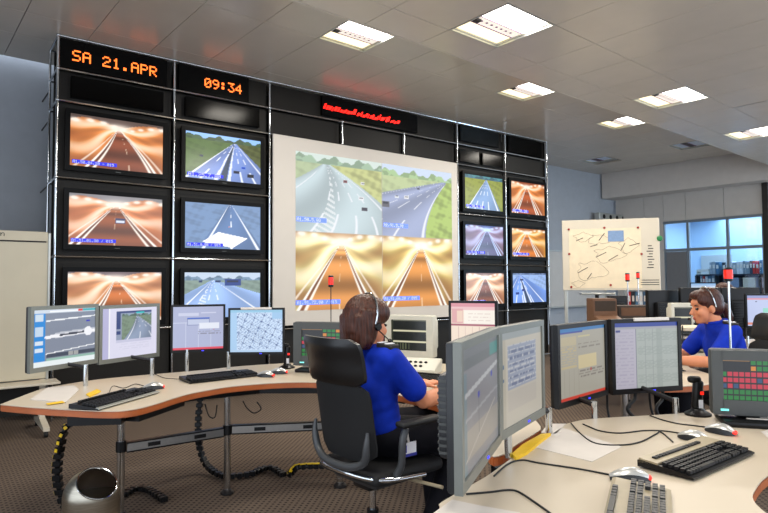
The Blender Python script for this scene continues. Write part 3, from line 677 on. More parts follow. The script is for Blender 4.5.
# ================================================================== MONITORS
def nmix(a, b, t): return tuple(a[i]*(1-t)+b[i]*t for i in range(3))
def monitor(L, R, z0, z1, paint, label, style='silver', pole_at=None, desk_z=ZD, pic='lcd_picture', bez=.022, nx=92, ny=72, led=True, group='computer monitors', tilt=0., clip=None, redbar=False, arm=True, thick=.055):
    L, R = Vector((L[0], L[1])), Vector((R[0], R[1])); M_ = (L+R)/2; w = (R-L).length; h = z1-z0; rz = math.atan2(R.y-L.y, R.x-L.x)
    t = thing('monitor', label, 'monitor', (M_.x, M_.y, desk_z), rz, group); zb = z0-desk_z
    body = {'silver': 'silver_plastic', 'black': 'black_plastic'}[style]; rear = {'silver': 'dark_plastic', 'black': 'black_plastic'}[style]
    MB().rbox((0, .025, zb+h/2), (w, .024, h), .008, 2).build('casing', rear, t, True)
    bk = MB().rbox((0, .03+thick*.5, zb+h*.45), (w*.66, thick, h*.6), .015, 2).build('back_housing', rear, t, True)
    ribs = MB()
    for k in range(11): ribs.box((0, .032+thick, zb+h*.2+h*.5*k/10), (w*.56, .008, h*.018)); ribs.box((-w*.33, .03+thick*.5, zb+h*.2+h*.5*k/10), (.006, thick*.8, h*.018))
    ribs.build('vent_rib', 'grey_plastic' if style == 'silver' else 'black_plastic', bk)['kind'] = 'stuff'
    fr = MB(); bb = bez*1.25
    for c, d in (((-w/2+bez/2, .006, zb+h/2), (bez, .022, h)), ((w/2-bez/2, .006, zb+h/2), (bez, .022, h)), ((0, .006, zb+h-bez/2), (w-2*bez, .022, bez)), ((0, .006, zb+bb/2), (w-2*bez, .022, bb))): fr.box(c, d)
    bz = fr.build('bezel', body, t)
    grid_screen('screen', w-2*bez, h-bez-bb, nx, ny, paint, pic, t, .002, zb+bb)
    if led: MB().box((w*.08, -.006, zb+bb*.45), (.016, .003, .006)).build('power_light', 'led_blue', bz)
    if clip: MB().rbox((clip[0]*w, -.008, zb+h-.003), (clip[1]*w, .012, .016), .002, 1).build('label_strip', 'paper', t)
    if arm:
        ca, sa = math.cos(-rz), math.sin(-rz)
        if pole_at is None: pl = Vector((0, .03+thick+.03))
        else:
            dx, dy = pole_at[0]-M_.x, pole_at[1]-M_.y; pl = Vector((dx*ca-dy*sa, dx*sa+dy*ca))
        MB().tube([(pl.x, pl.y, 0), (pl.x, pl.y, max(zb+.02, .06))], .0135, 14).build('pole', 'chrome', t, True)
        MB().tube([(pl.x, pl.y, max(zb+.005, .05)), (pl.x*.4, .05+thick*.6, zb+.03), (0, .045+thick, zb+h*.4)], .012, 8).build('arm', 'metal_dark', t, True)
    return t
picmini = highway(.7, .9, -.6, .7, (-.5, -.1, .3, .6), -.2, grass=(130, 150, 130), road=(150, 164, 190), sky=(150, 170, 190), hill=(90, 110, 100))
def pasted(u0, v0, u1, v1, f):
    def g_(img, U, V):
        k = (U > u0) & (U < u1) & (V > v0) & (V < v1)
        if k.any(): img[k] = f((U[k]-u0)/(u1-u0), (V[k]-v0)/(v1-v0))
        return img
    return g_
def line(u0, v0, u1, v1, wd_, c, a=1.):
    def g_(img, U, V):
        dx, dy = u1-u0, v1-v0; L2 = dx*dx+dy*dy; t = np.clip(((U-u0)*dx+(V-v0)*dy)/L2, 0, 1)
        return over(img, np.hypot(U-u0-t*dx, V-v0-t*dy) < wd_, c, a)
    return g_
def disc(u, v, r, c): return lambda img, U, V: over(img, np.hypot((U-u)*1.25, V-v) < r, c)
map_grey = rects((134, 142, 160), [(0, .94, 1, 1, (214, 224, 236)), (.25, .955, .7, .985, (250, 252, 255)), (.7, .95, .78, .99, (230, 60, 50)), (.78, .95, 1, .99, (70, 180, 190)), (0, 0, .18, .94, (40, 140, 220)), (.03, .80, .15, .92, (210, 226, 240)), (.03, .54, .15, .7, (200, 220, 240)), (.03, .38, .15, .45, (220, 232, 244)), (.03, .26, .15, .32, (220, 232, 244)), (0, 0, 1, .085, (236, 244, 246)), (.2, .09, 1, .13, (150, 190, 176)), (.2, .15, 1, .21, (70, 78, 96)), (.55, .15, .62, .21, (170, 170, 170)), (.64, .15, .71, .21, (170, 170, 170)),
    line(.2, .80, 1, .85, .012, (250, 252, 255)), line(.2, .51, 1, .56, .028, (250, 250, 255)), line(.36, .53, 1, .575, .05, (250, 250, 255), .55), line(.42, .53, .84, .555, .018, (60, 64, 80)), line(.2, .215, 1, .30, .008, (250, 252, 255)), disc(.88, .56, .085, (250, 250, 255)), (.84, .74, .91, .775, (40, 40, 190))])
doc_photo = rects((226, 224, 244), [(0, 0, .11, 1, (188, 186, 222)), (.11, 0, .14, 1, (250, 250, 255)), (.24, .36, .9, .94, (150, 160, 186)), (.24, .58, .32, .93, (60, 76, 128)), (.24, .46, .32, .53, (60, 76, 128)), (.24, .90, .9, .94, (60, 76, 128)), (.60, .87, .76, .91, (60, 210, 210)), pasted(.34, .36, .9, .88, picmini), (.24, .3, .9, .35, (206, 206, 230)), stripes(.3, .16, .85, .30, .05, .35, (206, 206, 226), a=.6)])
win_grey = rects((176, 182, 214), [(0, 0, 1, .045, (226, 70, 90)), stripes(0, .05, 1, .62, .25, .02, (206, 212, 234), 'u'), (0, .62, .55, .63, (214, 220, 240)), (.1, .78, .5, .86, (206, 210, 234)), (.55, .84, .85, .87, (206, 210, 234)), (.28, .56, .72, .74, (120, 130, 176)), (.29, .57, .71, .70, (196, 204, 230)), (.28, .72, .72, .74, (60, 100, 200)), (.52, .48, .92, .62, (232, 236, 248)), stripes(.5, .34, .95, .45, .045, .4, (140, 140, 160), seed=2), (.8, .45, .82, .47, (220, 60, 60))])
def noise_map(img, U, V):
    n = np.sin(U*41+3*np.sin(V*23))*np.sin(V*37+2*np.sin(U*29)); n2 = np.sin(U*97+V*61)*np.sin(V*83-U*47); n3 = np.sin(U*19-V*7)*np.sin(V*17+U*11)
    k = (U > .12) & (V > .06) & (V < .94)
    img = over(img, k & (np.abs(n) < .10), (120, 148, 196), .8); img = over(img, k & (np.abs(n3) < .05), (70, 90, 140), .8)
    img = over(img, k & (n2 > .86) & (V < .62) & (V > .2), (30, 50, 110), .9); return over(img, k & (n2 < -.9), (90, 120, 170), .6)
map_blue = rects((206, 226, 250), [(0, .94, 1, 1, (150, 200, 230)), (0, 0, .12, .94, (170, 206, 240)), (0, 0, 1, .05, (180, 210, 240)), noise_map, (.8, .78, 1, .94, (160, 200, 236))])
tbl = rects((206, 206, 212), [(0, .94, 1, 1, (46, 74, 176)), (0, .90, 1, .94, (190, 190, 200)), (0, 0, .33, .90, (212, 206, 222)), (.33, 0, .345, .9, (120, 124, 146)), (.345, 0, 1, .9, (198, 206, 200)), stripes(.36, .02, 1, .88, .024, .35, (160, 172, 166), a=.55), (.66, 0, .75, .9, (176, 186, 180), .6), stripes(.35, .0, 1, .9, .12, .03, (170, 178, 176), 'u'), stripes(.02, .05, .3, .86, .05, .35, (186, 178, 204), a=.6, seed=3), (.02, .86, .1, .89, (80, 90, 160))])
win_beige = rects((190, 184, 168), [(0, 0, 1, .045, (232, 60, 30)), (0, .95, 1, 1, (40, 130, 200)), (0, .93, .5, .95, (46, 70, 170)), (.04, .76, .36, .88, (212, 198, 160)), (.4, .86, .66, .885, (220, 210, 160)), stripes(.04, .50, .36, .74, .035, .5, (214, 196, 150), seed=1), (.04, .44, .36, .47, (214, 196, 150)), (.40, .40, .80, .60, (232, 214, 164)), stripes(.4, .28, .98, .38, .04, .4, (140, 130, 120), seed=5), stripes(.4, .7, .9, .8, .05, .4, (150, 142, 130), seed=6), (.66, .35, .69, .39, (200, 50, 40)), stripes(0, .05, .42, .42, .1, .03, (176, 168, 152), 'u')])
cream = rects((246, 226, 206), [(0, .92, 1, 1, (222, 150, 160)), (0, .86, 1, .92, (238, 196, 196)), (.02, .58, .28, .88, (226, 170, 170)), (.14, .60, .27, .84, (240, 210, 190)), (.3, .55, 1, .86, (252, 244, 232)), (0, .52, 1, .56, (170, 96, 110)), stripes(.02, .02, .98, .5, .16, .1, (224, 196, 180), 'u'), stripes(.4, .6, .9, .84, .07, .3, (226, 206, 196), seed=3)])
docs_b = rects((214, 206, 190), [(0, .93, 1, 1, (170, 176, 176)), (0, 0, .1, .93, (200, 192, 174)), (.15, .38, .85, .86, (168, 176, 196)), stripes(.15, .38, .85, .86, .05, .35, (214, 214, 218), seed=4), stripes(.2, .4, .8, .84, .07, .4, (120, 130, 160), seed=2), (.02, .62, .07, .66, (90, 120, 150)), (.02, .48, .07, .52, (90, 120, 150)), (.15, .15, .85, .36, (206, 198, 186))])
map_dim = rects((142, 142, 148), [(0, .92, 1, 1, (120, 124, 130)), (0, .82, 1, .92, (110, 116, 120)), (.75, .84, 1, .95, (80, 150, 146)), (0, 0, .12, .8, (120, 140, 150)), line(.1, .62, 1, .74, .02, (196, 198, 200)), line(.1, .42, 1, .5, .012, (170, 172, 176)), (.12, .1, 1, .34, (166, 160, 152)), disc(.42, .56, .03, (44, 60, 190)), disc(.8, .66, .028, (44, 60, 190)), line(.42, .2, .42, .54, .006, (90, 92, 100)), line(.1, .1, .9, .4, .01, (190, 184, 176))])
D2 = lambda px, t: PD(px, 330, t)
PB = lambda px, py: PZ(px, py, ZD)
monitor((.445, 3.855), (.848, 4.115), .825, 1.198, map_grey, 'silver desk monitor with grey road schematic, leftmost on the console desk', 'silver', PB(85.5, 386))
monitor((.855, 4.115), (1.29, 4.325), .812, 1.185, doc_photo, 'silver desk monitor with a traffic photo on white, second from the left', 'silver', PB(152, 375.5))
monitor((1.313, 4.142), (1.662, 4.043), .849, 1.176, win_grey, 'black desk monitor with lavender windows and red bottom bar', 'black', PB(187, 371), bez=.014)
monitor((1.675, 4.02), (1.99, 3.78), .821, 1.148, map_blue, 'black desk monitor with a light blue city map', 'black', PB(228.5, 369), bez=.014, clip=(.0, .55))
N1L, N1R, N2R = PD(460, 400, 1.455), PD(499.3, 390, 1.94), PD(543.5, 370, 2.34)
monitor(N1L, N1R, .80, 1.172, map_dim, 'large silver foreground monitor turned sideways, the nearer of two', 'silver', PB(508.5, 457.5), pic='lcd_dim_picture', nx=110, ny=88, thick=.055)
monitor(N1R+Vector((.004, .004, 0)), N2R, .802, 1.170, docs_b, 'silver foreground monitor with a document, behind the sideways one', 'silver', PB(549, 433), pic='lcd_dim_picture', nx=110, ny=88)
monitor((2.15, 1.60), (2.625, 1.664), .772, 1.132, win_beige, 'black foreground monitor with beige windows and red bottom bar', 'black', PB(594.5, 418), bez=.02, nx=110, ny=88, pic='lcd_dim_picture', led=True)
monitor((2.645, 1.652), (3.035, 1.505), .768, 1.134, tbl, 'black foreground monitor with a pale table of rows, centre right', 'black', PB(676, 413), bez=.02, nx=110, ny=88, clip=(.06, .5), pic='lcd_dim_picture')
monitor(D2(449, 4.06), D2(497.5, 3.92), .84, 1.195, cream, 'black monitor with cream and pink window behind the foreground silver monitors', 'black', bez=.016)

# white boxy monitor before the seated operator
def boxy_monitor(L, R, z0, z1, label, desk_z=ZD, deep=.14):
    L, R = Vector((L[0], L[1])), Vector((R[0], R[1])); M_ = (L+R)/2; w = (R-L).length; h = z1-z0; rz = math.atan2(R.y-L.y, R.x-L.x)
    t = thing('boxy_monitor', label, 'monitor', (M_.x, M_.y, desk_z), rz, 'white boxy monitors'); zb = z0-desk_z
    mb = MB().rbox((0, .045, zb+h/2), (w, .09, h), .012, 2); mb.build('casing', 'white_plastic', t, True)
    MB().rbox((0, .09+deep/2, zb+h*.52), (w*.78, deep, h*.74), .02, 2).build('back_housing', 'white_plastic', t, True)
    f = MB(); a, b = w*.13, h*.15
    for c, d in (((-w/2+a/2, -.004, zb+h/2), (a, .012, h*.97)), ((w/2-a/2, -.004, zb+h/2), (a, .012, h*.97)), ((0, -.004, zb+h-b*.35), (w-2*a, .012, b*.66)), ((0, -.004, zb+b*.55), (w-2*a, .012, b*1.06))): f.box(c, d)
    f.build('bezel', 'white_plastic', t)
    pt = rects((20, 24, 22), [(0, .62, 1, .66, (226, 220, 186)), (0, .26, 1, .30, (226, 220, 186)), (0, .96, 1, 1, (120, 120, 104)), stripes(.05, .03, .5, .24, .08, .3, (90, 96, 70), 'u'), (.0, .0, .05, 1, (50, 54, 40))])
    grid_screen('screen', w-2*a, h-b*.68-b*1.08, 50, 40, pt, 'lcd_picture', t, -.0005, zb+b*1.08)
    if zb > .02: MB().lathe([(.12, 0), (.12, .012), (.05, .02), (.045, zb)], (0, .09, 0), 20).build('base', 'white_plastic', t, True)
    return t
boxy_monitor(D2(385.5, 4.52), D2(433, 4.35), .765, 1.075, 'white boxy monitor with dark screen in front of the headset operator')
# touch terminals with coloured keys
def keygrid(U, V):
    img = base(U, (10, 12, 10)); nx, ny = 10, 7
    cu_, cv = np.floor(U*nx), np.floor(V*ny); fu, fv = U*nx-cu_, V*ny-cv; k = (fu > .1) & (fu < .92) & (fv > .14) & (fv < .9)
    green, red, org, blue = (24, 120, 46), (196, 40, 62), (210, 130, 40), (40, 70, 110)
    col = base(U, green)
    col = over(col, (cv >= 2) & (cv <= 4) & (cu_ >= 1) & (cu_ <= 7), red); col = over(col, (cv == 2) & (cu_ == 0), blue); col = over(col, (cv == 2) & (cu_ == 2), blue); col = over(col, (cv == 3) & (cu_ == 6), blue)
    col = over(col, (cv == 3) & (cu_ == 0), red); col = over(col, (cv == 5) & (cu_ == 5), org); col = over(col, (cv == 6) & (cu_ == 8), org)
    img = np.where(k[:, None], col, img); img = over(img, (cv >= 5) & (U < .5), (14, 12, 12)); return over(img, (V > .95) & (U < .5), (150, 110, 60))
def touch_terminal(L, R, z0, z1, label):
    L, R = Vector((L[0], L[1])), Vector((R[0], R[1])); M_ = (L+R)/2; w = (R-L).length; h = z1-z0; rz = math.atan2(R.y-L.y, R.x-L.x); zb = z0-ZD
    t = thing('touch_terminal', label, 'terminal', (M_.x, M_.y, ZD), rz, 'dark grey touch terminals')
    MB().rbox((0, .035, zb+h/2), (w, .05, h), .012, 2).build('casing', 'grey_plastic', t, True)
    f = MB(); a, b = w*.14, h*.15
    for c, d in (((-w/2+a/2+.004, .004, zb+h/2), (a, .018, h-.01)), ((w/2-a/2-.004, .004, zb+h/2), (a, .018, h-.01)), ((0, .004, zb+h-b/2-.004), (w-2*a, .018, b)), ((0, .004, zb+b*.75+.004), (w-2*a, .018, b*1.5))): f.box(c, d)
    bz = f.build('bezel', 'grey_plastic', t)
    grid_screen('screen', w-2*a+.006, h-b*2.5, 110, 77, keygrid, 'lcd_picture', t, .004, zb+b*1.5)
    MB().box((-w*.34, -.0065, zb+b*.6), (.03, .003, .008)).build('badge', 'led_cyan', bz)
    MB().rbox((0, .02, .012), (w*.8, .2, .024), .008, 2).build('base', 'black_plastic', t, True)
    MB().rbox((0, .07, .06), (w*.3, .05, .12), .01, 2).build('stem', 'black_plastic', t, True)
    MB().rbox((w*.06, -.055, .035), (w*.36, .012, .008), .003, 1).build('base_trim', 'aluminium', t)
    return t
touch_terminal(PD(711, 380, 2.53), PD(792, 380, 2.44), .752, 1.03, 'dark grey touch terminal with red and green keys on the near desk')
touch_terminal(PD(293, 340, 4.1), PD(352, 340, 4.0), .752, 1.055, 'dark grey touch terminal partly hidden behind the black office chair')

# ================================================================== SMALL DESK THINGS
def keyboard(x, y, rz, label, style='black', w=.46, d=.17):
    t = thing('keyboard', label, 'keyboard', (x, y, ZD+.001), rz, 'computer keyboards')
    prof = [(-d/2, .004), (-d/2, .009), (-d/2+.01, .012), (d/2-.01, .027), (d/2, .024), (d/2, .004)]
    if style == 'tan': MB().profile(prof, w).build('base', 'tan_plastic', t)
    else: MB().profile(prof, w).build('base', 'black_plastic', t)
    slope = (.027-.012)/(d-.02); zt = lambda yy: .012+(yy+d/2-.01)*slope
    if style == 'strip': MB().profile([(d/2-.066, zt(d/2-.066)), (d/2-.066, zt(d/2-.066)+.006), (d/2-.006, zt(d/2-.006)+.005), (d/2, .016), (d/2+.002, .016)], w).build('top_strip', 'tan_plastic', t)
    if style == 'silveredge': MB().profile([(-d/2-.002, .006), (-d/2-.002, .012), (-d/2+.014, zt(-d/2+.014)+.002), (-d/2+.014, .010)], w).build('front_strip', 'board_frame', t)
    def block(name, x0, x1, rows, y0, kw):
        mb = MB()
        for r_ in range(rows):
            yy = y0+r_*.0185; n = max(1, round((x1-x0)/kw)); s = (x1-x0)/n
            for k in range(n):
                if r_ == 0 and n > 10 and 3 < k < 9:
                    if k == 4: mb.box((x0+s*6.5, yy, zt(yy)+.006), (s*4.85, .0138, .01))
                    continue
                mb.box((x0+s*(k+.5), yy, zt(yy)+.006), (s*.76, .0138, .01))
        q = mb.build(name, 'key_black' if style != 'tan' else 'dark_plastic', t); q['kind'] = 'stuff'; return q
    yb = -d/2+.022
    block('main_keys', -w/2+.01, -w/2+.295, 5, yb, .019); block('arrow_keys', -w/2+.305, -w/2+.362, 2, yb, .019); block('navigation_keys', -w/2+.305, -w/2+.362, 2, yb+.0555, .019); block('number_keys', -w/2+.372, w/2-.01, 5, yb, .019); block('function_keys', -w/2+.03, w/2-.10, 1, yb+.118, .0225)
    for s in (-1, 1): MB().box((s*w*.4, d/2-.02, .003), (.03, .02, .006)).build('foot', 'black_rubber', t)
    return t
keyboard(2.045, .968, .005, 'black keyboard with tan top strip on the near desk', 'strip', .44, .178)
keyboard(1.45, .838, math.radians(28), 'tan keyboard with grey keys cut by the bottom photo edge', 'tan', .43, .155)
keyboard(.775, 3.30, math.radians(37.8), 'black keyboard with silver front edge on the left end of the console desk', 'silveredge', .465, .17)
keyboard(1.475, 3.665, math.radians(2), 'black keyboard below the red barred monitor on the console desk', 'black', .46, .19)
keyboard(2.44, 2.72, math.radians(-70), 'dark keyboard in front of the white intercom panel', 'black', .44, .16)
keyboard(4.05, 2.16, math.radians(50), 'dark keyboard in front of the person in profile', 'black', .44, .16)
def mouse(x, y, rz, label):
    """nose along local +x, red light at the tail"""
    t = thing('computer_mouse', label, 'mouse', (x, y, ZD+.001), rz, 'silver computer mice'); nu, nv = 14, 8
    def surf(lo, hi, s):
        vs = []; fs = []
        for j in range(nv+1):
            a = math.pi*(lo+(hi-lo)*j/nv)
            for i in range(nu+1):
                q = i/nu; x_ = -.058+.116*q; ww = .031*(math.sin(math.pi*min(max(q*.94+.03, 0), 1))**.45); hh = .043*(math.sin(math.pi*min(max(q*.8+.08, 0), 1))**.8)*(1.08-.35*q)
                vs.append((x_*s, ww*math.cos(a)*s, max(hh*math.sin(a)*s, .001)))
        for j in range(nv):
            for i in range(nu): fs.append((j*(nu+1)+i, j*(nu+1)+i+1, (j+1)*(nu+1)+i+1, (j+1)*(nu+1)+i))
        return vs, fs
    MB().add(*surf(0, 1, 1.)).build('body', 'dark_plastic', t, True)
    MB().add(*surf(.2, .8, 1.02)).build('top_shell', 'silver_bright', t, True)
    MB().sphere((-.054, 0, .012), (.008, .016, .008), 10, 6).build('tail_light', 'light_red', t, True)
    MB().lathe([(.005, -.003), (.005, .003)], (.034, 0, .022), 10, Matrix.Rotation(math.pi/2, 3, 'X')).build('wheel', 'black_rubber', t)
    return t
mat('silver_bright', (206, 206, 202), .28, .6, var=.02)
def mouse_px(ax, ay, bx, by, label):
    a, b = PZ(ax, ay, .735), PZ(bx, by, .735); d = a-b; m_ = (a+b)/2; mouse(m_.x, m_.y, math.atan2(d.y, d.x), label)
mouse_px(609, 474, 651, 477, 'silver mouse beside the tan keyboard at the bottom of the photo')
mouse_px(703, 426, 739, 433, 'silver mouse with red tail behind the black keyboard, the right one')
mouse_px(682, 434, 706, 439, 'silver mouse half hidden behind the black keyboard, the left one')
mouse_px(144, 387, 163, 386, 'silver mouse at the right end of the left keyboard')
mouse_px(256, 374, 276, 375, 'silver mouse right of the black keyboard, the nearer of a pair')
mouse_px(270, 371.5, 287, 371.5, 'silver mouse before the handset, the farther of a pair')
def handset(p, label, rz=0):
    t = thing('radio_handset', label, 'handset', (p.x, p.y, ZD), rz, 'black radio handsets')
    MB().lathe([(.055, 0), (.056, .008), (.045, .014), (.03, .022), (.026, .03)], (0, 0, 0), 22).build('cradle', 'black_plastic', t, True)
    MB().rbox((0, 0, .09), (.042, .034, .13), .012, 3, Matrix.Rotation(.08, 3, 'Y')).build('grip', 'black_plastic', t, True)
    MB().rbox((-.012, 0, .158), (.055, .034, .03), .012, 3).build('earpiece', 'black_plastic', t, True)
    MB().box((.006, -.0185, .052), (.018, .003, .036)).build('label_patch', 'badge_white', t)
    MB().box((.012, -.0185, .1), (.014, .003, .014)).build('button', 'light_red', t)
    return t
handset(PB(698, 415), 'black upright handset with a white label on the near desk', math.radians(-40))
handset(PB(287, 368), 'black upright handset beside the blue map monitor', math.radians(-30))
def beacon(p, top, label, r=.02, pole_r=.006, hgt=.075, pm='chrome', base=True, z0=ZD):
    t = thing('signal_beacon', label, 'beacon', (p.x, p.y, z0), 0, 'red signal beacons on poles'); h = top-z0
    MB().lathe([(.05, 0), (.05, .008), (.02, .016), (pole_r, .02)], (0, 0, 0), 18).build('base', 'metal_dark', t, True)
    MB().tube([(0, 0, .01), (0, 0, h-hgt)], pole_r, 10).build('pole', pm, t, True)
    MB().lathe([(r*.8, h-hgt), (r, h-hgt+.004), (r, h-hgt*.8)], (0, 0, 0), 16).build('socket', 'black_plastic', t, True)
    MB().lathe([(r, h-hgt*.8), (r*1.04, h-hgt*.5), (r, h-hgt*.16)], (0, 0, 0), 16).build('lens', 'lamp_red', t, True)
    MB().lathe([(r, h-hgt*.16), (r, h-.004), (r*.7, h)], (0, 0, 0), 16).build('cap', 'black_plastic', t, True)
    return t
p = PD(331, 330, 4.3); beacon(p, 1.376, 'red signal beacon on a thin pole in front of the projection', .019, .0035, .085, 'metal_dark')
p = PD(730, 330, 2.82); beacon(p, 1.382, 'red signal beacon on a silver pole in front of the person in profile', .019, .0052, .066)
def cable(pxs, z, label, r=.0028, m_='black_rubber', lift=None):
    pts = [PZ(x, y, z) for x, y in pxs]
    if lift:
        for i, l in lift.items(): pts[i] = PZ(*pxs[i], z); pts[i].z += l
    return tag(MB().tube(spline(pts, 6), r, 6).build('cable', m_, None, True), label, 'cable', 'black cables')
cable([(466, 494), (490, 492), (507, 490), (518, 491.5), (533, 501), (550, 513), (560, 522)], ZD+.003, 'black cable running from the sideways monitor to the bottom edge of the desk')
cable([(494, 476), (508, 464), (522, 460), (540, 463), (580, 469), (609, 474.5)], ZD+.003, 'black cable leading across the desk to the nearest mouse')
cable([(571, 423), (580, 433), (595, 443), (620, 445), (640, 442), (656, 434), (661, 432), (673, 442)], ZD+.003, 'black cable looping across the desk into the black keyboard')
cable([(583, 424), (590, 427), (601, 431), (620, 433), (645, 430.5), (665, 431), (684, 434)], ZD+.003, 'black cable leading to the half hidden mouse')
cable([(650, 415.5), (663, 420), (678, 423.5), (694, 425.5), (705, 427)], ZD+.003, 'black cable leading to the mouse behind the keyboard')
cable([(109, 393), (113, 386), (124, 388), (135, 384), (144, 386)], ZD+.003, 'thin dark cable behind the left keyboard', .002)
cable([(155, 374), (165, 378), (180, 379)], ZD+.003, 'thin dark cable beside the pole below the left monitors', .002)
# cable tangle hanging below the black monitors
for k, (px, c0) in enumerate(((612, 0), (640, 1), (655, 2), (668, 3))):
    a = PD(px, 396, 3.06); r = random.Random(k); pts = [a+Vector((0, .03, .06)), a+Vector((.02, .04, -.02)), a+Vector((.05*r.uniform(-1, 1), .05, -.07)), a+Vector((.06*r.uniform(-1, 1), .04, -.17)), a+Vector((0, .06, -.4))]
    tag(MB().tube(spline(pts, 6), .006+.003*(k % 2), 7).build('monitor_cable', 'black_rubber', None, True), ['black cable hanging below the red barred foreground monitor', 'black cable hanging below the left half of the table monitor', 'black cable hanging below the middle of the table monitor', 'black cable hanging below the right half of the table monitor'][k], 'cable', 'cables hanging behind the near desk')
def sheet(pts, label, m_='paper', cat='paper', z=ZD, th=.0012, name='paper_sheet'):
    q = [PZ(x, y, z) for x, y in pts]; return tag(MB().prism([(v.x, v.y) for v in q], z+.0003, z+.0003+th).build(name, m_), label, cat)
sheet([(532, 447), (562, 428), (622, 447), (592, 462)], 'pale paper sheet lying on the near desk below the monitors')
sheet([(430, 516), (452, 500), (480, 506), (520, 513), (540, 530), (440, 540)], 'crumpled white paper at the bottom left of the near desk')
sheet([(761, 432), (768, 430), (790, 436), (770, 440)], 'small white paper at the right photo edge of the near desk')
sheet([(512, 457), (522, 448), (541, 437), (551, 436), (543, 442), (527, 455), (516, 461)], 'yellow document folder between the silver monitors and the near desk', 'paper_yellow', 'folder', ZD, .012, 'document_folder')
sheet([(541, 433), (548, 424), (566, 424), (556, 434)], 'white paper behind the edge of the near desk')
sheet([(30, 400), (48, 388), (74, 386), (79, 390), (66, 403)], 'loose white papers on the left end of the console desk', z=ZD, th=.004)
sheet([(46, 403.5), (62, 401), (65, 402.5), (48, 405)], 'small yellow note on the left papers', 'paper_yellow', 'note', ZD+.004)
sheet([(86, 395), (97, 390), (101, 392), (90, 397.5)], 'yellow pad beside the left keyboard', 'paper_yellow', 'note pad', ZD, .006, 'note_pad')
# sloped intercom panel and papers before the operator
c_ = PZ(421, 374, ZD)
ic = thing('intercom_panel', 'white sloped intercom panel with black buttons beside the boxy monitor', 'intercom', (c_.x+.05, c_.y+.06, ZD), math.radians(-58))
MB().profile([(-.11, 0), (-.11, .03), (.06, .085), (.09, .085), (.09, 0)], .25).build('housing', 'white_plastic', ic, bevel=.004)
mb = MB()
for r_ in range(2):
    for k in range(4): yy = -.06+.055*r_; mb.sphere((-.09+.036*k+.02*r_, yy, .03+(yy+.11)*.055/.17+.004), (.012, .010, .008), 10, 6)
mb.build('button', 'black_plastic', ic, True)['kind'] = 'stuff'

# ================================================================== OFFICE CHAIRS
mat('grey_mid', (62, 64, 66), .4, var=.03)
def curved_panel(w, z0, z1, xf, th, curve, n=10, m_=10, round_=.06):
    """upright panel across local Y, x given by xf(z), bent forward at the sides"""
    vs = []; fs = []
    for side in (0, 1):
        for j in range(m_+1):
            q = j/m_; z = z0+(z1-z0)*q; e = min(q, 1-q)*(z1-z0); ins = round_-math.sqrt(max(round_**2-(round_-min(e, round_))**2, 0))
            for i in range(n+1):
                y = (-.5+i/n)*(w-2*ins); bul = (1-(2*i/n-1)**4)*(1-(2*q-1)**6)
                vs.append((xf(z)+curve*(y/w*2)**2+(th/2*(.35+.65*bul))*(1 if side else -1), y, z))
    N = (n+1)*(m_+1)
    for j in range(m_):
        for i in range(n):
            a = j*(n+1)+i; fs.append((a, a+n+1, a+n+2, a+1)); fs.append((N+a, N+a+1, N+a+n+2, N+a+n+1))
    bd = [i for i in range(n+1)]+[(n+1)*j+n for j in range(1, m_+1)]+[(n+1)*m_+i for i in range(n-1, -1, -1)]+[(n+1)*j for j in range(m_-1, 0, -1)]
    for k in range(len(bd)): a, b = bd[k], bd[(k+1) % len(bd)]; fs.append((a, b, N+b, N+a))
    return MB().add(vs, fs)
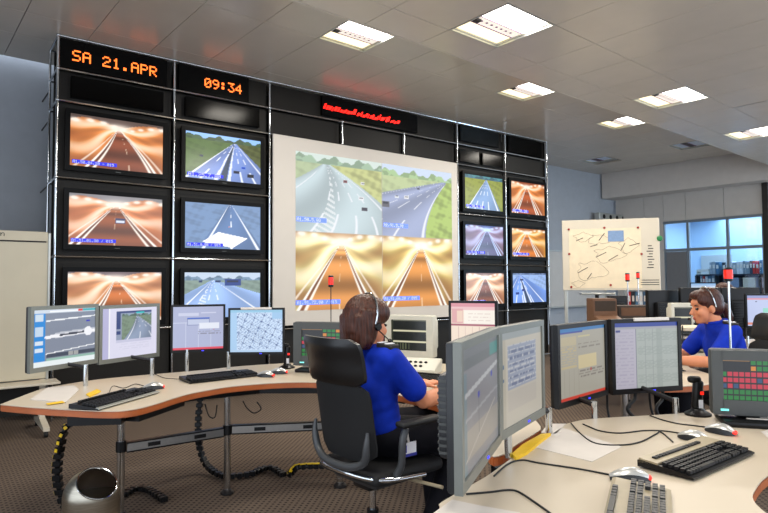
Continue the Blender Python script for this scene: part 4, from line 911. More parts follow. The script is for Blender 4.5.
def office_chair(x, y, rz, label):
    t = thing('office_chair', label, 'chair', (x, y, 0), rz, 'black office chairs')
    xf = lambda z: -.212-.16*(z-.5)
    MB().rbox((.0, 0, .495), (.42, .42, .06), .03, 3).build('seat', 'mesh_black', t, True)
    MB().rbox((-.01, 0, .452), (.30, .30, .03), .012, 2).build('seat_pan', 'dark_plastic', t, True)
    curved_panel(.385, .56, .90, lambda z: xf(z)+.006, .022, .04).build('backrest', 'mesh_black', t, True)
    curved_panel(.40, .89, 1.088, lambda z: xf(z)-.012-.14*max(0, z-1.0), .05, .04, round_=.04).build('headrest', 'leather_black', t, True)
    fr = MB(); pth = spline([(xf(.70)+.012, -.185, .70), (xf(.65)-.002, -.185, .65), (xf(.58)-.01, -.165, .575), (xf(.55)-.03, -.09, .545), (xf(.55)-.035, 0, .54), (xf(.55)-.03, .09, .545), (xf(.58)-.01, .165, .575), (xf(.65)-.002, .185, .65), (xf(.70)+.012, .185, .70)], 4)
    fr.tube(pth, [.006+.011*min(1, i/6, (len(pth)-1-i)/6) for i in range(len(pth))], 10).build('back_frame', 'grey_mid', t, True)
    MB().tube(spline([(.05, -.235, .485), (-.18, -.2, .50), (-.25, 0, .515), (-.18, .2, .50), (.05, .235, .485)], 6), .011, 10).build('chrome_bow', 'chrome', t, True)
    for s in (-1, 1):
        a = MB(); a.tube(spline([(-.10, s*.20, .49), (-.09, s*.235, .55), (-.09, s*.245, .65), (-.07, s*.245, .705)], 5), [.016]*15+[.014], 10); a = a.build('arm_post', 'grey_mid', t, True)
        MB().rbox((.01, s*.245, .722), (.24, .06, .026), .012, 3).build('arm_pad', 'black_rubber', a, True)
    MB().tube([(.02, -.10, .45), (.05, -.34, .455)], .008, 8).build('lever', 'tan_plastic', t, True)
    MB().rbox((-.05, 0, .425), (.14, .12, .05), .012, 2).build('tilt_mechanism', 'black_plastic', t, True)
    MB().tube([(-.05, 0, .29), (-.05, 0, .41)], .016, 14).build('gas_lift', 'chrome', t, True)
    MB().tube([(-.05, 0, .08), (-.05, 0, .30)], .027, 14).build('column', 'black_plastic', t, True)
    for k in range(5):
        a = 2*math.pi*k/5+.3; ca, sa = math.cos(a), math.sin(a)
        l = MB().tube([(.02*ca-.05, .02*sa, .105), (.3*ca-.05, .3*sa, .075)], [.026, .016], 10).build('base_leg', 'aluminium', t, True)
        MB().lathe([(.026, -.022), (.028, -.01), (.028, .01), (.026, .022)], (.3*ca-.05, .3*sa, .03), 14, Matrix.Rotation(a, 3, 'Z') @ Matrix.Rotation(math.pi/2, 3, 'X')).build('caster', 'black_rubber', l, True)
    return t
CH = (1.665, 2.222, math.radians(4))
ch0 = office_chair(*CH, 'black high-backed office chair under the headset operator')
def chair_copy(x, y, rz, label):
    c = copy_tree(ch0); c.location = (x, y, 0); c.rotation_euler = (0, 0, rz); c['label'] = label; return c

# ================================================================== PEOPLE
DG = None
def blob(mb, voxel, name, m_, parent=None, smooth=6, fac=.5):
    me = bpy.data.meshes.new('src'); me.from_pydata([tuple(v) for v in mb.v], [], mb.f); me.update()
    bm = bmesh.new(); bm.from_mesh(me); bmesh.ops.remove_doubles(bm, verts=bm.verts[:], dist=1e-6); bmesh.ops.recalc_face_normals(bm, faces=bm.faces[:]); bm.to_mesh(me); bm.free()
    o = bpy.data.objects.new('src', me); COL.objects.link(o)
    r = o.modifiers.new('r', 'REMESH'); r.mode = 'VOXEL'; r.voxel_size = voxel; r.use_smooth_shade = True
    s = o.modifiers.new('s', 'SMOOTH'); s.iterations = smooth; s.factor = fac
    dg = bpy.context.evaluated_depsgraph_get(); nm = bpy.data.meshes.new_from_object(o.evaluated_get(dg)); bpy.data.objects.remove(o); bpy.data.meshes.remove(me)
    nm.name = name; nm.materials.clear(); nm.materials.append(MATS[m_]); nm.polygons.foreach_set('use_smooth', [True]*len(nm.polygons))
    q = bpy.data.objects.new(name, nm); COL.objects.link(q)
    if parent: q.parent = parent
    return q
def person(loc, rz, label, J, hair, hair_m, headset=True, badge=False, voxel=.0075, head_rot=(0, 0, 0), shirt_m='shirt_blue', legs=True):
    V = Vector; H = V(J['head']); hr = Matrix.Rotation(head_rot[2], 3, 'Z') @ Matrix.Rotation(head_rot[1], 3, 'Y') @ Matrix.Rotation(head_rot[0], 3, 'X')
    hp = lambda x, y, z: H+hr @ V((x, y, z))
    pel, wai, che, nb = V(J['pelvis']), V(J['waist']), V(J['chest']), V(J['neck'])
    b = MB()
    E = lambda m_, c, r, rot=None: m_.sphere(c, r, 18, 12, rot)
    # head and neck
    E(b, hp(-.012, 0, .025), (.092, .073, .095), hr); E(b, hp(.028, 0, -.03), (.062, .058, .08), hr); E(b, hp(.045, 0, -.085), (.036, .036, .028), hr); E(b, hp(.066, 0, -.094), (.018, .02, .016), hr)
    E(b, hp(.055, 0, .035), (.036, .05, .035), hr); b.cap(hp(.085, 0, .005), hp(.108, 0, -.032), .008, .0115); E(b, hp(.100, 0, -.036), (.010, .014, .008), hr)
    E(b, hp(.085, 0, -.062), (.012, .022, .007), hr); E(b, hp(.083, 0, -.074), (.012, .020, .007), hr)
    for s in (-1, 1):
        E(b, hp(.055, s*.038, -.03), (.03, .022, .028), hr); E(b, hp(-.008, s*.075, -.012), (.019, .009, .03), hr); E(b, hp(-.002, s*.076, -.035), (.010, .007, .012), hr)
    b.cap(hp(-.025, 0, -.06), nb+V((0, 0, .0)), .05, .056); b.cap(nb, nb-V((0, 0, .05)), .055, .06)
    # core of trunk and legs
    b.sphere(che, (.085, .13, .13), 18, 12); b.sphere(wai, (.08, .11, .11), 18, 12); b.sphere(pel, (.09, .135, .09), 18, 12); b.cap(nb-V((0, 0, .03)), che, .06, .09)
    b.cap(wai, pel, .08, .085); b.cap(che, wai, .085, .08)
    hips, knees, ank, toes = [], [], [], []
    for s in (-1, 1):
        k = 'L' if s > 0 else 'R'
        sh, el, wr_ = V(J['sh'+k]), V(J['el'+k]), V(J['wr'+k])
        b.cap(nb-V((0, 0, .03)), sh, .05, .045); b.cap(sh, el, .043, .036); b.cap(el, el.lerp(wr_, .4), .037, .039); b.cap(el.lerp(wr_, .4), wr_, .039, .025)
        f = (wr_-el).normalized(); side = V((0, 0, 1)).cross(f).normalized()*(-s); up = f.cross(side)*(-1 if s < 0 else 1)
        up = V((0, 0, 1))
        pm = wr_+f*.05; b.cap(wr_+f*.01, pm, .026, .024); b.cap(wr_+f*.03+side*.018, wr_+f*.085+side*.024, .016, .013); b.cap(wr_+f*.03-side*.018, wr_+f*.085-side*.024, .016, .013); b.cap(wr_+f*.04, wr_+f*.088, .018, .014)
        for q, (off, ln_) in enumerate(((-.030, .062), (-.011, .074), (.010, .078), (.030, .070))):
            o0 = wr_+f*.085+side*off; o1 = o0+f*(ln_*.5)+up*.006; o2 = o1+f*(ln_*.42)-up*.022
            b.cap(o0, o1, .0098, .0088, 10); b.cap(o1, o2, .0088, .0076, 10)
        th0 = wr_+f*.03+side*.026; th1 = th0+f*.03+side*.028-up*.008; b.cap(th0, th1, .0125, .0105, 10); b.cap(th1, th1+f*.03+side*.006-up*.008, .0105, .0088, 10)
        hp_, kn, an = V(J['hip'+k]), V(J['kn'+k]), V(J['an'+k]); hips.append(hp_); knees.append(kn); ank.append(an)
        if legs: b.cap(pel, hp_, .085, .08); b.cap(hp_, kn, .078, .052); b.cap(kn, an, .05, .033); b.cap(an, an+V((.10, 0, -.05)), .033, .026)
    body = blob(b, voxel, 'person', 'skin', None, 4)
    body.location = loc; body.rotation_euler = (0, 0, rz); tag(body, label, 'person')
    for s in (-1, 1): MB().sphere(hp(.077, s*.031, -.003), (.011, .014, .0085), 10, 7, hr).build('eye', 'eye_dark', body, True)
    for s in (-1, 1): MB().tube([hp(.083, s*.014, .018), hp(.084, s*.032, .023), hp(.072, s*.05, .017)], [.003, .0042, .002], 6).build('eyebrow', 'hair_brown', body, True)
    lp = MB().sphere(hp(.091, 0, -.0635), (.008, .019, .0045), 12, 6, hr).sphere(hp(.089, 0, -.0725), (.009, .017, .005), 12, 6, hr); lp.build('lips', 'lips', body, True)
    # shirt
    s_ = MB(); s_.sphere(che, (.122, .165, .15), 20, 14); s_.sphere(wai, (.114, .15, .14), 20, 14); s_.sphere(che.lerp(wai, .5), (.118, .156, .13), 20, 14); s_.sphere(wai.lerp(pel, .45), (.112, .15, .09), 20, 14); s_.cap(che, wai, .112, .112)
    s_.cap(nb-V((0, 0, .01)), che, .072, .12)
    for s in (-1, 1):
        k = 'L' if s > 0 else 'R'; sh, el = V(J['sh'+k]), V(J['el'+k])
        s_.cap(nb-V((.0, 0, .035)), sh, .062, .062); s_.cap(sh, sh.lerp(el, .4), .062, .06); s_.cap(sh.lerp(el, .4), sh.lerp(el, .70), .06, .06)
        s_.cap(sh, che+V((0, s*.05, -.02)), .06, .09)
    # openings: neck cut is left by the collar radius
    shirt = blob(s_, .009, 'shirt', shirt_m, body, 5)
    col = MB()
    col.tube([nb+V((.064*math.cos(a), .062*math.sin(a), .028+.012*(-math.cos(a)))) for a in np.linspace(.35, 2*math.pi-.35, 18)], .012, 8); col.build('collar', shirt_m, body, True)
    for s in (-1, 1):
        ep = MB(); st = MB()
        k = 'L' if s > 0 else 'R'; sh = V(J['sh'+k]); a = nb.lerp(sh, .62)+V((0, 0, .052)); c = nb.lerp(sh, 1.2)+V((0, 0, .058)); d = (c-a).normalized(); L = (c-a).length
        mt_ = Matrix((V((d.x, d.y, d.z)), V((0, 0, 1)).cross(d).normalized(), d.cross(V((0, 0, 1)).cross(d).normalized()))).transposed()
        ep.rbox((a+c)/2, (L, .056, .022), .004, 1, mt_)
        for q in (.12, .62): st.rbox(a.lerp(c, q)+mt_ @ V((0, 0, .012)), (.015, .05, .004), .001, 1, mt_)
        e_ = ep.build('epaulette', 'ink_dark', body, True); st.build('stripe', 'badge_white', e_)
    if legs:
        t_ = MB(); t_.sphere(pel+V((.01, 0, -.01)), (.12, .172, .10), 20, 12)
        for hp_, kn, an in zip(hips, knees, ank): t_.cap(pel, hp_, .10, .098); t_.cap(hp_, kn, .098, .072); t_.cap(kn, kn.lerp(an, .5), .07, .068); t_.cap(kn.lerp(an, .5), an+V((0, 0, .01)), .068, .062)
        blob(t_, .01, 'trousers', 'trouser_black', body, 5)
        for an in ank:
            sm = MB(); sm.cap(an+V((-.02, 0, -.055)), an+V((.07, 0, -.06)), .034, .038); sm.cap(an+V((.07, 0, -.06)), an+V((.15, 0, -.068)), .038, .028); sm.box(an+V((.06, 0, -.094)), (.25, .075, .014)); blob(sm, .008, 'shoe', 'leather_black', body, 3)
    # hair
    h_ = MB(); E2 = lambda x, y, z, rx_, ry, rz_: h_.sphere(hp(x, y, z), (rx_, ry, rz_), 18, 12, hr)
    E2(-.028, 0, .034, .098, .084, .100); E2(.03, 0, .085, .062, .066, .038)
    if hair == 'bob':
        E2(-.058, 0, -.02, .064, .086, .085); E2(-.060, 0, -.065, .055, .08, .055)
        for s in (-1, 1):
            E2(-.035, s*.064, -.02, .046, .028, .085); E2(-.048, s*.058, -.07, .042, .032, .05); E2(.03, s*.058, .05, .05, .026, .05)
            for q in range(6): h_.cap(hp(-.08+.02*q, s*(.078-.004*abs(q-2)), .05), hp(-.075+.012*q, s*(.082-.003*q), -.108+.016*(q % 3)), .014, .008, 8)
        for q in range(9): y_ = -.07+.0175*q; h_.cap(hp(-.115+abs(y_)*.3, y_, .02), hp(-.105+abs(y_)*.25, y_*1.05, -.112+.018*(q % 3)), .015, .007, 8)
    else:
        E2(-.05, 0, -.005, .07, .078, .075)
        for s in (-1, 1): E2(-.035, s*.058, .01, .05, .024, .055); E2(.03, s*.056, .055, .05, .022, .04)
        pts = [hp(-.105, 0, .0), hp(-.135, 0, -.03), hp(-.15, 0, -.09), hp(-.15, 0, -.16)]
        for q in range(3): h_.cap(pts[q], pts[q+1], (.03, .032, .028)[q], (.032, .028, .016)[q])
    blob(h_, .006, 'hair', hair_m, body, 3, .4)
    if headset:
        hs = MB(); hs.tube([hp(-.02+.012*math.cos(a), .092*math.sin(a), .02+.118*math.cos(a)) for a in np.linspace(-1.75, 1.75, 22)], .0042, 8)
        hs = hs.build('headset_band', 'chrome', body, True)
        for s in ((-1, 1) if hair == 'bob' else (-1,)): MB().lathe([(.016, -.008), (.019, 0), (.015, .008)], hp(-.01, s*.094, -.012), 16, hr @ Matrix.Rotation(math.pi/2, 3, 'X')).build('ear_cup', 'black_plastic', hs, True)
        sg = -1
        MB().tube(spline([hp(-.005, sg*.098, -.03), hp(.05, sg*.092, -.062), hp(.10, sg*.05, -.072)], 6), .0028, 8).build('microphone_boom', 'black_plastic', hs, True)
        MB().sphere(hp(.104, sg*.045, -.072), (.011, .009, .009), 10, 7).build('microphone', 'black_rubber', hs, True)
    if badge:
        B = V(badge); bd = MB().rbox(B, (.088, .004, .06), .004, 1).build('badge', 'badge_white', body)
        MB().box(B+V((0, -.003, -.024)), (.088, .002, .012)).build('badge_band', 'badge_blue', bd)
        MB().box(B+V((-.026, -.003, .004)), (.024, .002, .032)).build('badge_photo', 'badge_blue', bd)
        MB().tube([B+V((0, 0, .03)), B+V((-.01, -.004, .06)), B+V((0, .01, .10))], .005, 6).build('clip_strap', 'paper', bd)
    return body
W1J = dict(head=(-.055, -.005, 1.135), neck=(-.062, 0, 1.005), chest=(-.06, 0, .865), waist=(-.03, 0, .735), pelvis=(0, 0, .635), shR=(-.05, -.16, .985), elR=(.125, -.185, .785), wrR=(.37, -.125, .795), shL=(-.05, .16, .985), elL=(.13, .20, .80), wrL=(.38, .14, .793),
           hipR=(.05, -.09, .62), knR=(.40, -.165, .60), anR=(.15, -.175, .125), hipL=(.05, .09, .62), knL=(.45, .12, .60), anL=(.50, .12, .115))
person((1.652, 2.235, 0), math.radians(2), 'person in blue uniform shirt with headset seated in the black chair, seen from behind', W1J, 'bob', 'hair_brown', True, (.0, -.222, .60), head_rot=(0, math.radians(6), 0))
W2J = dict(head=(.19, 0, 1.14), neck=(.12, 0, 1.01), chest=(.07, 0, .87), waist=(.02, 0, .735), pelvis=(0, 0, .635), shR=(.10, -.155, .975), elR=(.25, -.20, .785), wrR=(.47, -.10, .79), shL=(.10, .155, .975), elL=(.26, .20, .785), wrL=(.48, .10, .79),
           hipR=(.05, -.09, .62), knR=(.44, -.12, .60), anR=(.42, -.12, .115), hipL=(.05, .09, .62), knL=(.44, .12, .60), anL=(.42, .12, .115))
w2 = PD(705.5, 308, 4.12); d2 = math.radians(143)
W2O = (w2.x-.19*math.cos(d2), w2.y-.19*math.sin(d2), 0)
person(W2O, d2, 'person in blue shirt seen in profile with ponytail, working at the right desk', W2J, 'tail', 'hair_auburn', True, head_rot=(0, math.radians(8), 0))
chair_copy(W2O[0], W2O[1], d2, 'black office chair under the person in profile at the right')

# ================================================================== LEFT: MOBILE BOARD, BIN, CABLE CHAINS
YB = 6.2
mbd = thing('mobile_board', 'cream mobile board with a header strip, tray and wheeled white feet at the left edge', 'board', (.2, YB, 0))
MB().rbox((0, 0, 1.13), (1.30, .03, 1.31), .004, 1).build('panel', 'board_cream', mbd)
MB().rbox((0, -.018, 1.76), (1.28, .008, .085), .002, 1).build('header_strip', 'board_cream', mbd)
MB().box((0, -.0175, 1.712), (1.26, .006, .013)).build('header_line', 'ink_dark', mbd)
mb = MB(); dots(mb, 'n', .277, 1.755, .0062, -.0225, .0062); mb.build('lettering', 'ink_dark', mbd)
MB().rbox((.655, 0, 1.13), (.022, .045, 1.33), .004, 1).build('frame_edge', 'board_frame', mbd)
MB().rbox((.05, -.12, .455), (1.36, .26, .02), .005, 2).build('tray', 'board_white', mbd)
MB().box((0, .01, .30), (1.2, .02, .27)).build('lower_panel', 'panel_dark', mbd)
for x in (.62, .25):
    l = MB().rbox((x, 0, .27), (.05, .05, .40), .006, 1).build('leg', 'board_white', mbd)
    MB().profile([(-.30, .055), (-.30, .085), (-.03, .13), (.03, .13), (.30, .085), (.30, .055)], .05, (x, 0, 0)).build('foot', 'board_white', l)
    for y in (-.27, .27): MB().lathe([(.026, -.015), (.028, 0), (.026, .015)], (x, y, .028), 14, Matrix.Rotation(math.pi/2, 3, 'Y')).build('caster', 'black_rubber', l, True)
def bottle(p, m1, m2, label, h=.16, r=.026):
    t = thing('bottle', label, 'bottle', p, 0, 'bottles on the board tray')
    MB().lathe([(r*.9, 0), (r, .006), (r, h*.6), (r*.45, h*.76), (r*.45, h*.8)], n=18).build('body', m1, t, True)
    MB().lathe([(r*.55, h*.8), (r*.55, h), (r*.4, h*1.02)], n=14).build('cap', m2, t, True)
    MB().lathe([(r*1.02, h*.2), (r*1.02, h*.45)], n=18).build('label_band', 'badge_blue' if m1 == 'white_plastic' else 'light_red', t, True)
p = PZ(18, 374, .466); bottle((p.x, p.y, .466), 'white_plastic', 'white_plastic', 'white cleaning bottle on the tray of the cream board')
p = PZ(24, 374, .466); bottle((p.x, p.y, .466), 'black_plastic', 'light_red', 'dark bottle with red cap on the tray of the cream board', .15, .02)
# bin
bp = PD(92, 480, 2.88); R_ = .128
bn = thing('waste_bin', 'brushed steel bin with a slanted round opening under the desk', 'bin', (bp.x, bp.y, 0))
MB().lathe([(R_*.96, 0), (R_, .01), (R_, .30)], n=36).build('body', 'steel_brushed', bn, True)
ax = Vector((.12, -.62, .78)).normalized(); q = ax.to_track_quat('Z', 'Y').to_matrix(); th0 = math.radians(44)
MB().lathe([(R_*1.0*math.sin(a), R_*math.cos(a)) for a in np.linspace(th0, math.radians(128), 18)], (0, 0, .30), 36, q).f and None
def open_lathe(prof, c, n, mtx, name, m_, parent):
    mb = MB(); vs = []; fs = []
    for r, z in prof:
        for k in range(n): vs.append(Vector(c)+mtx @ Vector((r*math.cos(2*math.pi*k/n), r*math.sin(2*math.pi*k/n), z)))
    for i in range(len(prof)-1):
        for k in range(n): k2 = (k+1) % n; fs.append((i*n+k, i*n+k2, (i+1)*n+k2, (i+1)*n+k))
    return mb.add(vs, fs).build(name, m_, parent, True)
open_lathe([(R_*math.sin(a), R_*math.cos(a)) for a in np.linspace(th0, math.radians(140), 18)], (0, 0, .30), 36, q, 'dome', 'steel_brushed', bn)
open_lathe([(R_*.96*math.sin(a), R_*.96*math.cos(a)) for a in np.linspace(th0, math.pi-.001, 18)], (0, 0, .30), 36, q, 'shaded_bowl', 'brown_dark', bn)  # steel inside of the bin, its shade put into a dark colour
mb = MB(); cc = Vector((0, 0, .30))+q @ Vector((0, 0, R_*math.cos(th0))); pts = [cc+q @ Vector((R_*math.sin(th0)*math.cos(a), R_*math.sin(th0)*math.sin(a), 0)) for a in np.linspace(0, 2*math.pi, 37)]
mb.tube(pts, .0045, 8, False); mb.build('opening_rim', 'chrome', bn, True)
# cable chains
def chain(pts, label, stripe=None, w=.05, h=.034, step=.038):
    P = spline(pts, 14); t = thing('cable_chain', label, 'cable chain', P[-1], 0, 'black segmented cable chains'); O = P[-1]
    acc = 0; mb = MB(); ms = MB(); last = P[0]; k = 0
    for i in range(1, len(P)):
        acc += (P[i]-P[i-1]).length
        if acc >= step:
            acc = 0; d = (P[i]-last).normalized(); last = P[i]; a = d.cross(Vector((0, 0, 1)))
            if a.length < .2: a = Vector((.8, -.6, 0))
            a.normalize(); n = a.cross(d); M3 = Matrix((d, a, n)).transposed()
            mb.rbox(P[i]-O, (step*.82, w, h), .004, 1, M3); k += 1
            if stripe: ms.box(P[i]-O+M3 @ Vector((0, w*.1, stripe[1]*h*.55)), (step*stripe[2], w*.5, .006), 0, M3); ms.box(P[i]-O+M3 @ Vector((0, stripe[3]*w*.52, 0)), (step*.5, .005, h*.5), 0, M3)
    mb.tube([p_-O for p_ in P], h*.42, 8)
    mb.build('links', 'black_plastic', t)
    if stripe: ms.build('stripe', stripe[0], t)
    return t
chain([PD(96, 398, 3.45), PD(82, 417, 3.42), PD(66, 428, 3.4), PD(59, 453, 3.4), PD(57, 473, 3.4), PD(59, 489, 3.4), PD(63, 503, 3.4), PD(70, 510.5, 3.4)], 'black cable chain with yellow marks hanging at the left end of the desk', ('yellow_stripe', 1, .3, -1))
fl = lambda x, y, z=.026: PZ(x, y, z)
chain([fl(203, 466)+Vector((0, 0, .60)), fl(199, 467)+Vector((0, 0, .42)), fl(198, 468)+Vector((0, 0, .27)), fl(200, 468)+Vector((0, 0, .13)), fl(206, 469)+Vector((0, 0, .035)), fl(218, 474), fl(232, 476), fl(250, 474), fl(262, 469), fl(272, 468), fl(284, 475)], 'long black cable chain curling from the desk down along the carpet', None, .045, .032)
chain([fl(289, 476), fl(293, 470, .05), fl(300, 467, .08), fl(318, 466, .09), fl(340, 467, .09), fl(362, 470, .08), fl(385, 480, .05)], 'cable chain with yellow and green strip running behind the chair', ('yellow_stripe', 1.05, 1.1, -1), .045, .034)
chain([fl(122, 496), fl(134, 489), fl(146, 489), fl(156, 494), fl(165, 500)], 'short black cable chain lying on the carpet behind the bin', None, .045, .032)
for k, pp in enumerate((((243, 401), (247, 408), (254, 413), (261, 409), (257, 402)), ((205, 404), (209, 416), (215, 417), (217, 405)))):
    pts = [PD(x, y, 3.75) for x, y in pp]; tag(MB().tube(spline(pts, 6), .004, 6).build('hanging_cable', 'black_rubber', None, True), ['thin black cable loop hanging below the middle of the console desk', 'thin black cable loop hanging beside the second desk leg'][k], 'cable', 'loops hanging below the console desk')

# ================================================================== RIGHT BACKGROUND
# map board on a stand
BL, BR = PD(562.5, 255, 8.62), PD(660, 255, 8.30)
wv = Vector((BR.x-BL.x, BR.y-BL.y)); bw = wv.length; brz = math.atan2(wv.y, wv.x); bc = (BL+BR)/2
bd = thing('map_board', 'white presentation board on a grey stand with a pinned map', 'board', (bc.x, bc.y, 0), brz); bz0, bz1 = 1.195, 2.205
MB().rbox((0, .012, (bz0+bz1)/2), (bw, .024, bz1-bz0), .004, 1).build('panel', 'board_white', bd)
for s in (-1, 1):
    l = MB().rbox((s*(bw/2-.04), .045, .85), (.05, .035, 1.70), .005, 1).build('post', 'board_frame', bd)
    MB().profile([(-.32, .03), (-.32, .06), (0, .09), (.32, .06), (.32, .03)], .05, (s*(bw/2-.04), .045, 0)).build('foot', 'board_frame', l)
    for y_ in (-.28, .28): MB().lathe([(.02, -.012), (.022, 0), (.02, .012)], (s*(bw/2-.04), .045+y_, .022), 12, Matrix.Rotation(math.pi/2, 3, 'Y')).build('caster', 'black_rubber', l, True)
MB().rbox((0, .045, .5), (bw-.1, .03, .04), .005, 1).build('cross_bar', 'board_frame', bd)
mx0, mx1, mz0, mz1 = -bw/2+.10*bw/1.4*1.0, bw/2-.24, bz0+.03, bz1-.13
mp_ = thing('map_sheet', 'large cream map with thin outlines pinned on the presentation board', 'map', (bc.x, bc.y, bz0), brz)
MB().box(((mx0+mx1)/2, -.0015, (mz0+mz1)/2-bz0), (mx1-mx0, .002, mz1-mz0)).build('sheet', 'map_paper', mp_)
ml = MB(); r = random.Random(21); mw, mh = mx1-mx0, mz1-mz0
def mpt(u, v): return Vector((mx0+u*mw, -.0038, mz0+v*mh-bz0))
def closed(c, ru, rv, n=26, ph=0.):
    return [mpt(c[0]+ru*math.cos(a)*(1+.22*math.sin(3*a+ph)+.12*math.sin(7*a+ph*2)), c[1]+rv*math.sin(a)*(1+.2*math.cos(4*a+ph)+.1*math.sin(9*a))) for a in np.linspace(0, 2*math.pi, n)]
for c, ru, rv, ph in (((.2, .86), .12, .07, .3), ((.55, .56), .2, .12, 1.2), ((.3, .3), .2, .15, 2.), ((.82, .70), .12, .11, .7), ((.42, .82), .14, .08, 2.9), ((.12, .07), .08, .05, .1)): ml.tube(spline(closed(c, ru, rv, 26, ph), 2), .0018, 4, False)
ml.build('map_outline', 'ink_grey', mp_)
ms = MB()
for u0, v0, u1, v1 in ((.42, .80, .5, .92), (.30, .70, .40, .73), (.38, .52, .52, .60), (.55, .46, .68, .55), (.72, .62, .78, .75), (.84, .70, .98, .74), (.12, .26, .26, .35), (.25, .15, .31, .25), (.1, .80, .2, .85)): ms.tube([mpt(u0, v0)-Vector((0, .001, 0)), mpt(u1, v1)-Vector((0, .001, 0))], .004, 4)
ms.build('map_mark', 'ink_dark', mp_)
nt_ = tag(MB().box((bw*.06, -.0055, (bz1-bz0)*.76), (.21, .003, .155)).build('blue_note', 'note_blue'), 'blue grey note pinned on the map', 'note'); nt_.location = (bc.x, bc.y, bz0); nt_.rotation_euler = (0, 0, brz)
tx = MB()
for i in range(9): tx.box((bw/2-.13+.012*(i % 2), -.0015, .62-.038*i), (.05+.035*((i*7) % 3)/2, .002, .012))
for i in range(3): tx.box((bw/2-.14, -.0015, .14-.032*i), (.24, .002, .010))
tx.build('written_lines', 'ink_dark', bd).location = (0, 0, bz0)
for k, (u, v) in enumerate(((0, 1), (.5, 1.01), (.96, 1), (.0, .58), (1.0, .56), (.02, .02), (.57, .05))):
    P_ = mpt(u, v); g_ = tag(MB().lathe([(.016, 0), (.016, .008), (.012, .012)], (0, 0, 0), 12, Matrix.Rotation(math.pi/2, 3, 'X')).build('magnet', 'magnet_red', None, True), 'small red magnet holding the map, ' + ['top left corner', 'top middle', 'top right corner', 'left edge middle', 'right edge middle', 'bottom left corner', 'bottom middle'][k], 'magnet', 'red magnets on the map')
    o_ = Matrix.Rotation(brz, 3, 'Z') @ Vector((P_.x, -.004, P_.z)); g_.location = (bc.x+o_.x, bc.y+o_.y, bz0+o_.z); g_.rotation_euler = (0, 0, brz)
g_ = tag(MB().lathe([(.035, 0), (.04, .01), (.02, .018)], (0, 0, 0), 10, Matrix.Rotation(math.pi/2, 3, 'X')).build('green_magnet', 'magnet_green', None, True), 'green magnet at the right edge of the presentation board', 'magnet')
o_ = Matrix.Rotation(brz, 3, 'Z') @ Vector((bw/2+.0, -.002, .72)); g_.location = (bc.x+o_.x, bc.y+o_.y, bz0+o_.z); g_.rotation_euler = (0, 0, brz)
# whiteboard on the back wall, and wall unit
yb = 7.87; wb = thing('wall_whiteboard', 'pale whiteboard on the back wall behind the presentation board', 'whiteboard', (11.35, yb, .78), .014)
MB().rbox((0, 0, .6), (2.1, .03, 1.2), .006, 1).build('panel', 'wall_panel', wb)
for c, d in (((0, -.012, 1.2), (2.14, .05, .03)), ((0, -.012, 0), (2.14, .05, .03)), ((-1.06, -.012, .6), (.03, .05, 1.2)), ((1.06, -.012, .6), (.03, .05, 1.2))): MB().box(c, d).build('frame', 'board_frame', wb)
P_ = PY(614, 217.5, 7.72); vu_ = thing('wall_unit', 'grey wall unit with four round dark openings above the presentation board', 'wall unit', (P_.x, P_.y+.08, P_.z), .014)
MB().rbox((0, 0, 0), (1.15, .14, .17), .02, 2).build('housing', 'board_frame', vu_)
for k in range(4): MB().lathe([(.05, -.004), (.05, .006)], (-.4+.27*k, -.072, 0), 14, Matrix.Rotation(math.pi/2, 3, 'X')).build('port', 'black_plastic', vu_)
# right desk of the person in profile
rd = thing('side_desk', 'pale desk with brown edge before the person in profile', 'desk')
desk_top(smooth_poly([(3.2, 1.86), (3.44, 1.69), (3.62, 1.63), (3.8, 1.66), (3.98, 1.78), (4.1, 1.92), (4.25, 2.06), (4.5, 2.12), (4.8, 2.1), (5.05, 2.3), (4.9, 2.75), (4.5, 3.0), (4.0, 2.85), (3.5, 2.5), (3.2, 2.15)]), rd)
for p in ((3.5, 2.1), (4.2, 2.5), (4.75, 2.5)): leg(rd, *p)
# desk row behind, with the backs of black monitors
rr = thing('rear_desk', 'pale desk carrying the black monitors seen from behind', 'desk')
c0 = PD(640, 330, 5.0); c1 = PD(790, 330, 4.95); c2 = PD(800, 330, 6.1); c3 = PD(655, 330, 6.1)
desk_top([(v.x, v.y) for v in (c0, c1, c2, c3)], rr)
for px, t_ in ((655, 5.2), (770, 5.2), (700, 5.95)): P_ = PD(px, 330, t_); leg(rr, P_.x, P_.y)
dark = rects((60, 70, 90), [])
D3 = lambda px, t: PD(px, 310, t)
monitor(D3(678, 5.6), D3(646, 5.5), .80, 1.235, dark, 'black monitor seen from behind, left of the white boxy monitor', 'black', nx=4, ny=4, group='black monitors seen from behind')
monitor(D3(719, 5.5), D3(679, 5.5), .80, 1.258, dark, 'black monitor seen from behind, above the head of the person in profile', 'black', nx=4, ny=4, group='black monitors seen from behind')
monitor(D3(758, 5.5), D3(720, 5.5), .80, 1.256, dark, 'black monitor seen from behind, right of the silver beacon pole', 'black', nx=4, ny=4, group='black monitors seen from behind')
boxy_monitor(D3(671, 5.1), D3(694, 5.08), .80, 1.13, 'small white boxy monitor left of the face of the person in profile', deep=.10)
monitor(D3(745.5, 5.1), D3(778, 5.05), .915, 1.205, rects((196, 206, 240), [(0, .9, 1, 1, (150, 160, 210)), (0, .86, 1, .9, (226, 150, 160)), (.0, .04, .7, .1, (226, 140, 120)), (.55, .45, .9, .6, (150, 220, 200)), (.3, .78, .34, .82, (40, 40, 80))]), 'bright lavender monitor at the right photo edge', 'black', nx=50, ny=40, desk_z=ZD, bez=.014)
monitor(PD(690, 290, 7.2), PD(717, 290, 7.1), .86, 1.300, rects((226, 236, 250), [(0, .9, 1, 1, (120, 170, 220))]), 'thin bright monitor behind the black monitors, below the office shelf', 'black', nx=6, ny=6, bez=.012)
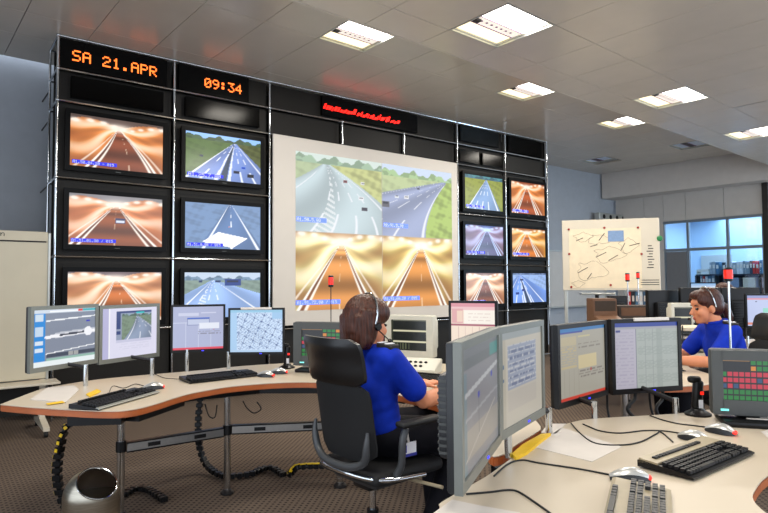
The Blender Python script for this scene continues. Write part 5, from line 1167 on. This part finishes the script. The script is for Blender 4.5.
# far desk further back, for the brown devices
fd = thing('far_desk', 'pale far desk below the presentation board with brown devices', 'desk')
desk_top([(v.x, v.y) for v in (PD(575, 330, 6.0), PD(648, 330, 6.0), PD(660, 330, 6.85), PD(760, 330, 6.9), PD(765, 330, 7.7), PD(585, 330, 7.7))], fd)
for px, t_ in ((590, 6.4), (620, 7.4), (740, 7.3)): P_ = PD(px, 330, t_); leg(fd, P_.x, P_.y)
def slant_case(px0, px1, t, z1, d, m1, label, name, lip=True):
    a, b = PD(px0, 315, t), PD(px1, 315, t); w = (b-a).length; rz = math.atan2(b.y-a.y, b.x-a.x); c = (a+b)/2; h = z1-ZD
    t_ = thing(name, label, 'console', (c.x, c.y, ZD), rz); MB().profile([(-.16, 0), (-.16, h*.5), (-.02, h*.58), (.0, h), (d-.1, h), (d-.1, 0)], w).build('housing', m1, t_, bevel=.006)
    MB().box((0, -.012, h*.80), (w*.86, .006, h*.28)).build('front_panel', 'brown_dark' if m1 == 'brown_case' else 'brown_case', t_)
    return t_
slant_case(593, 617, 6.25, 1.14, .3, 'brown_case', 'brown sloped desk console below the presentation board', 'desk_console')
slant_case(618, 658, 6.35, 1.06, .3, 'brown_dark', 'long dark brown console beside the brown sloped one', 'desk_console')
monitor(PD(626, 300, 7.1), PD(607, 300, 7.1), .82, 1.15, dark, 'small black monitor seen from behind below the presentation board', 'black', nx=4, ny=4, group='black monitors seen from behind', clip=None)
for k, (px, top, t_) in enumerate(((628, 1.415, 6.9), (638.5, 1.432, 7.25))):
    P_ = PD(px, 300, t_); beacon(P_, top, ['red signal beacon in front of the map, the left one', 'red signal beacon in front of the map, the right smaller one'][k], (.024, .02)[k], .006, (.10, .085)[k])
# high table, narrow shelf with binders
P_ = PD(597, 294, 9.2); ht = thing('high_table', 'grey high table with a central column behind the presentation board stand', 'table', (P_.x, P_.y, 0), brz)
MB().rbox((0, 0, 1.13), (.5, .4, .03), .006, 1).build('top', 'board_frame', ht); MB().tube([(0, 0, .02), (0, 0, 1.12)], .03, 14).build('column', 'metal_dark', ht, True); MB().lathe([(.22, 0), (.22, .015), (.05, .03)], (0, 0, 0), 24).build('foot', 'metal_dark', ht, True)
P_ = PD(638, 295, 9.6); ns = thing('narrow_shelf', 'narrow grey shelf with binders behind the presentation board', 'shelf', (P_.x, P_.y, 0), brz)
for z in (.05, .45, .85, 1.22): MB().box((0, 0, z), (.42, .3, .025)).build('shelf_board', 'board_frame', ns)
for s in (-1, 1): MB().box((s*.2, 0, .62), (.02, .3, 1.22)).build('side', 'board_frame', ns)
for k in range(6):
    t = thing('binder', ['red', 'black', 'teal blue', 'white', 'dark blue', 'light grey'][k]+' binder on the narrow shelf behind the presentation board', 'binder', (0, 0, 0), brz, 'binders on the narrow shelf'); o_ = Matrix.Rotation(brz, 3, 'Z') @ Vector((-.15+.058*k, 0, 0)); t.location = (P_.x+o_.x, P_.y+o_.y, .8635)
    MB().rbox((0, 0, .145), (.05, .24, .29), .003, 1).build('cover', BINDERS[(4, 6, 0, 3, 5, 2)[k]], t); MB().box((0, -.1215, .18), (.03, .003, .09)).build('spine_label', 'paper', t)
# papers in trays next to the boxy monitor
P_ = PD(689, 345, 4.75); pt_ = thing('paper_tray', 'stack of letter trays with cream papers beside the person in profile', 'tray', (P_.x, P_.y, ZD), math.radians(-37))
for k in range(4):
    MB().box((0, 0, .01+.065*k), (.26, .32, .008)).build('tray', 'dark_plastic', pt_); MB().box((0, -.01, .03+.065*k), (.22, .29, .02+.006*(k % 2))).build('paper_stack', ['map_paper', 'paper', 'paper', 'map_paper'][k], pt_)
for sx in (-1, 1):
    for sy in (-1, 1): MB().box((sx*.125, sy*.15, .13), (.008, .008, .25)).build('corner_post', 'dark_plastic', pt_)
# person behind the monitors, black chair at the right edge
P_ = PD(725, 300, 6.45); dW = math.radians(-127)
person((P_.x+.05*math.cos(dW), P_.y+.05*math.sin(dW), .02), dW, 'person with brown hair behind the black monitors, only the top of the head showing', dict(W1J, head=(-.05, 0, 1.15)), 'tail', 'hair_auburn', False, voxel=.012)
chair_copy(P_.x+.05*math.cos(dW), P_.y+.05*math.sin(dW), dW, 'black office chair under the person behind the black monitors')
P_ = PD(779, 330, 4.5); chair_copy(P_.x, P_.y, math.radians(75), 'empty black office chair at the right photo edge')
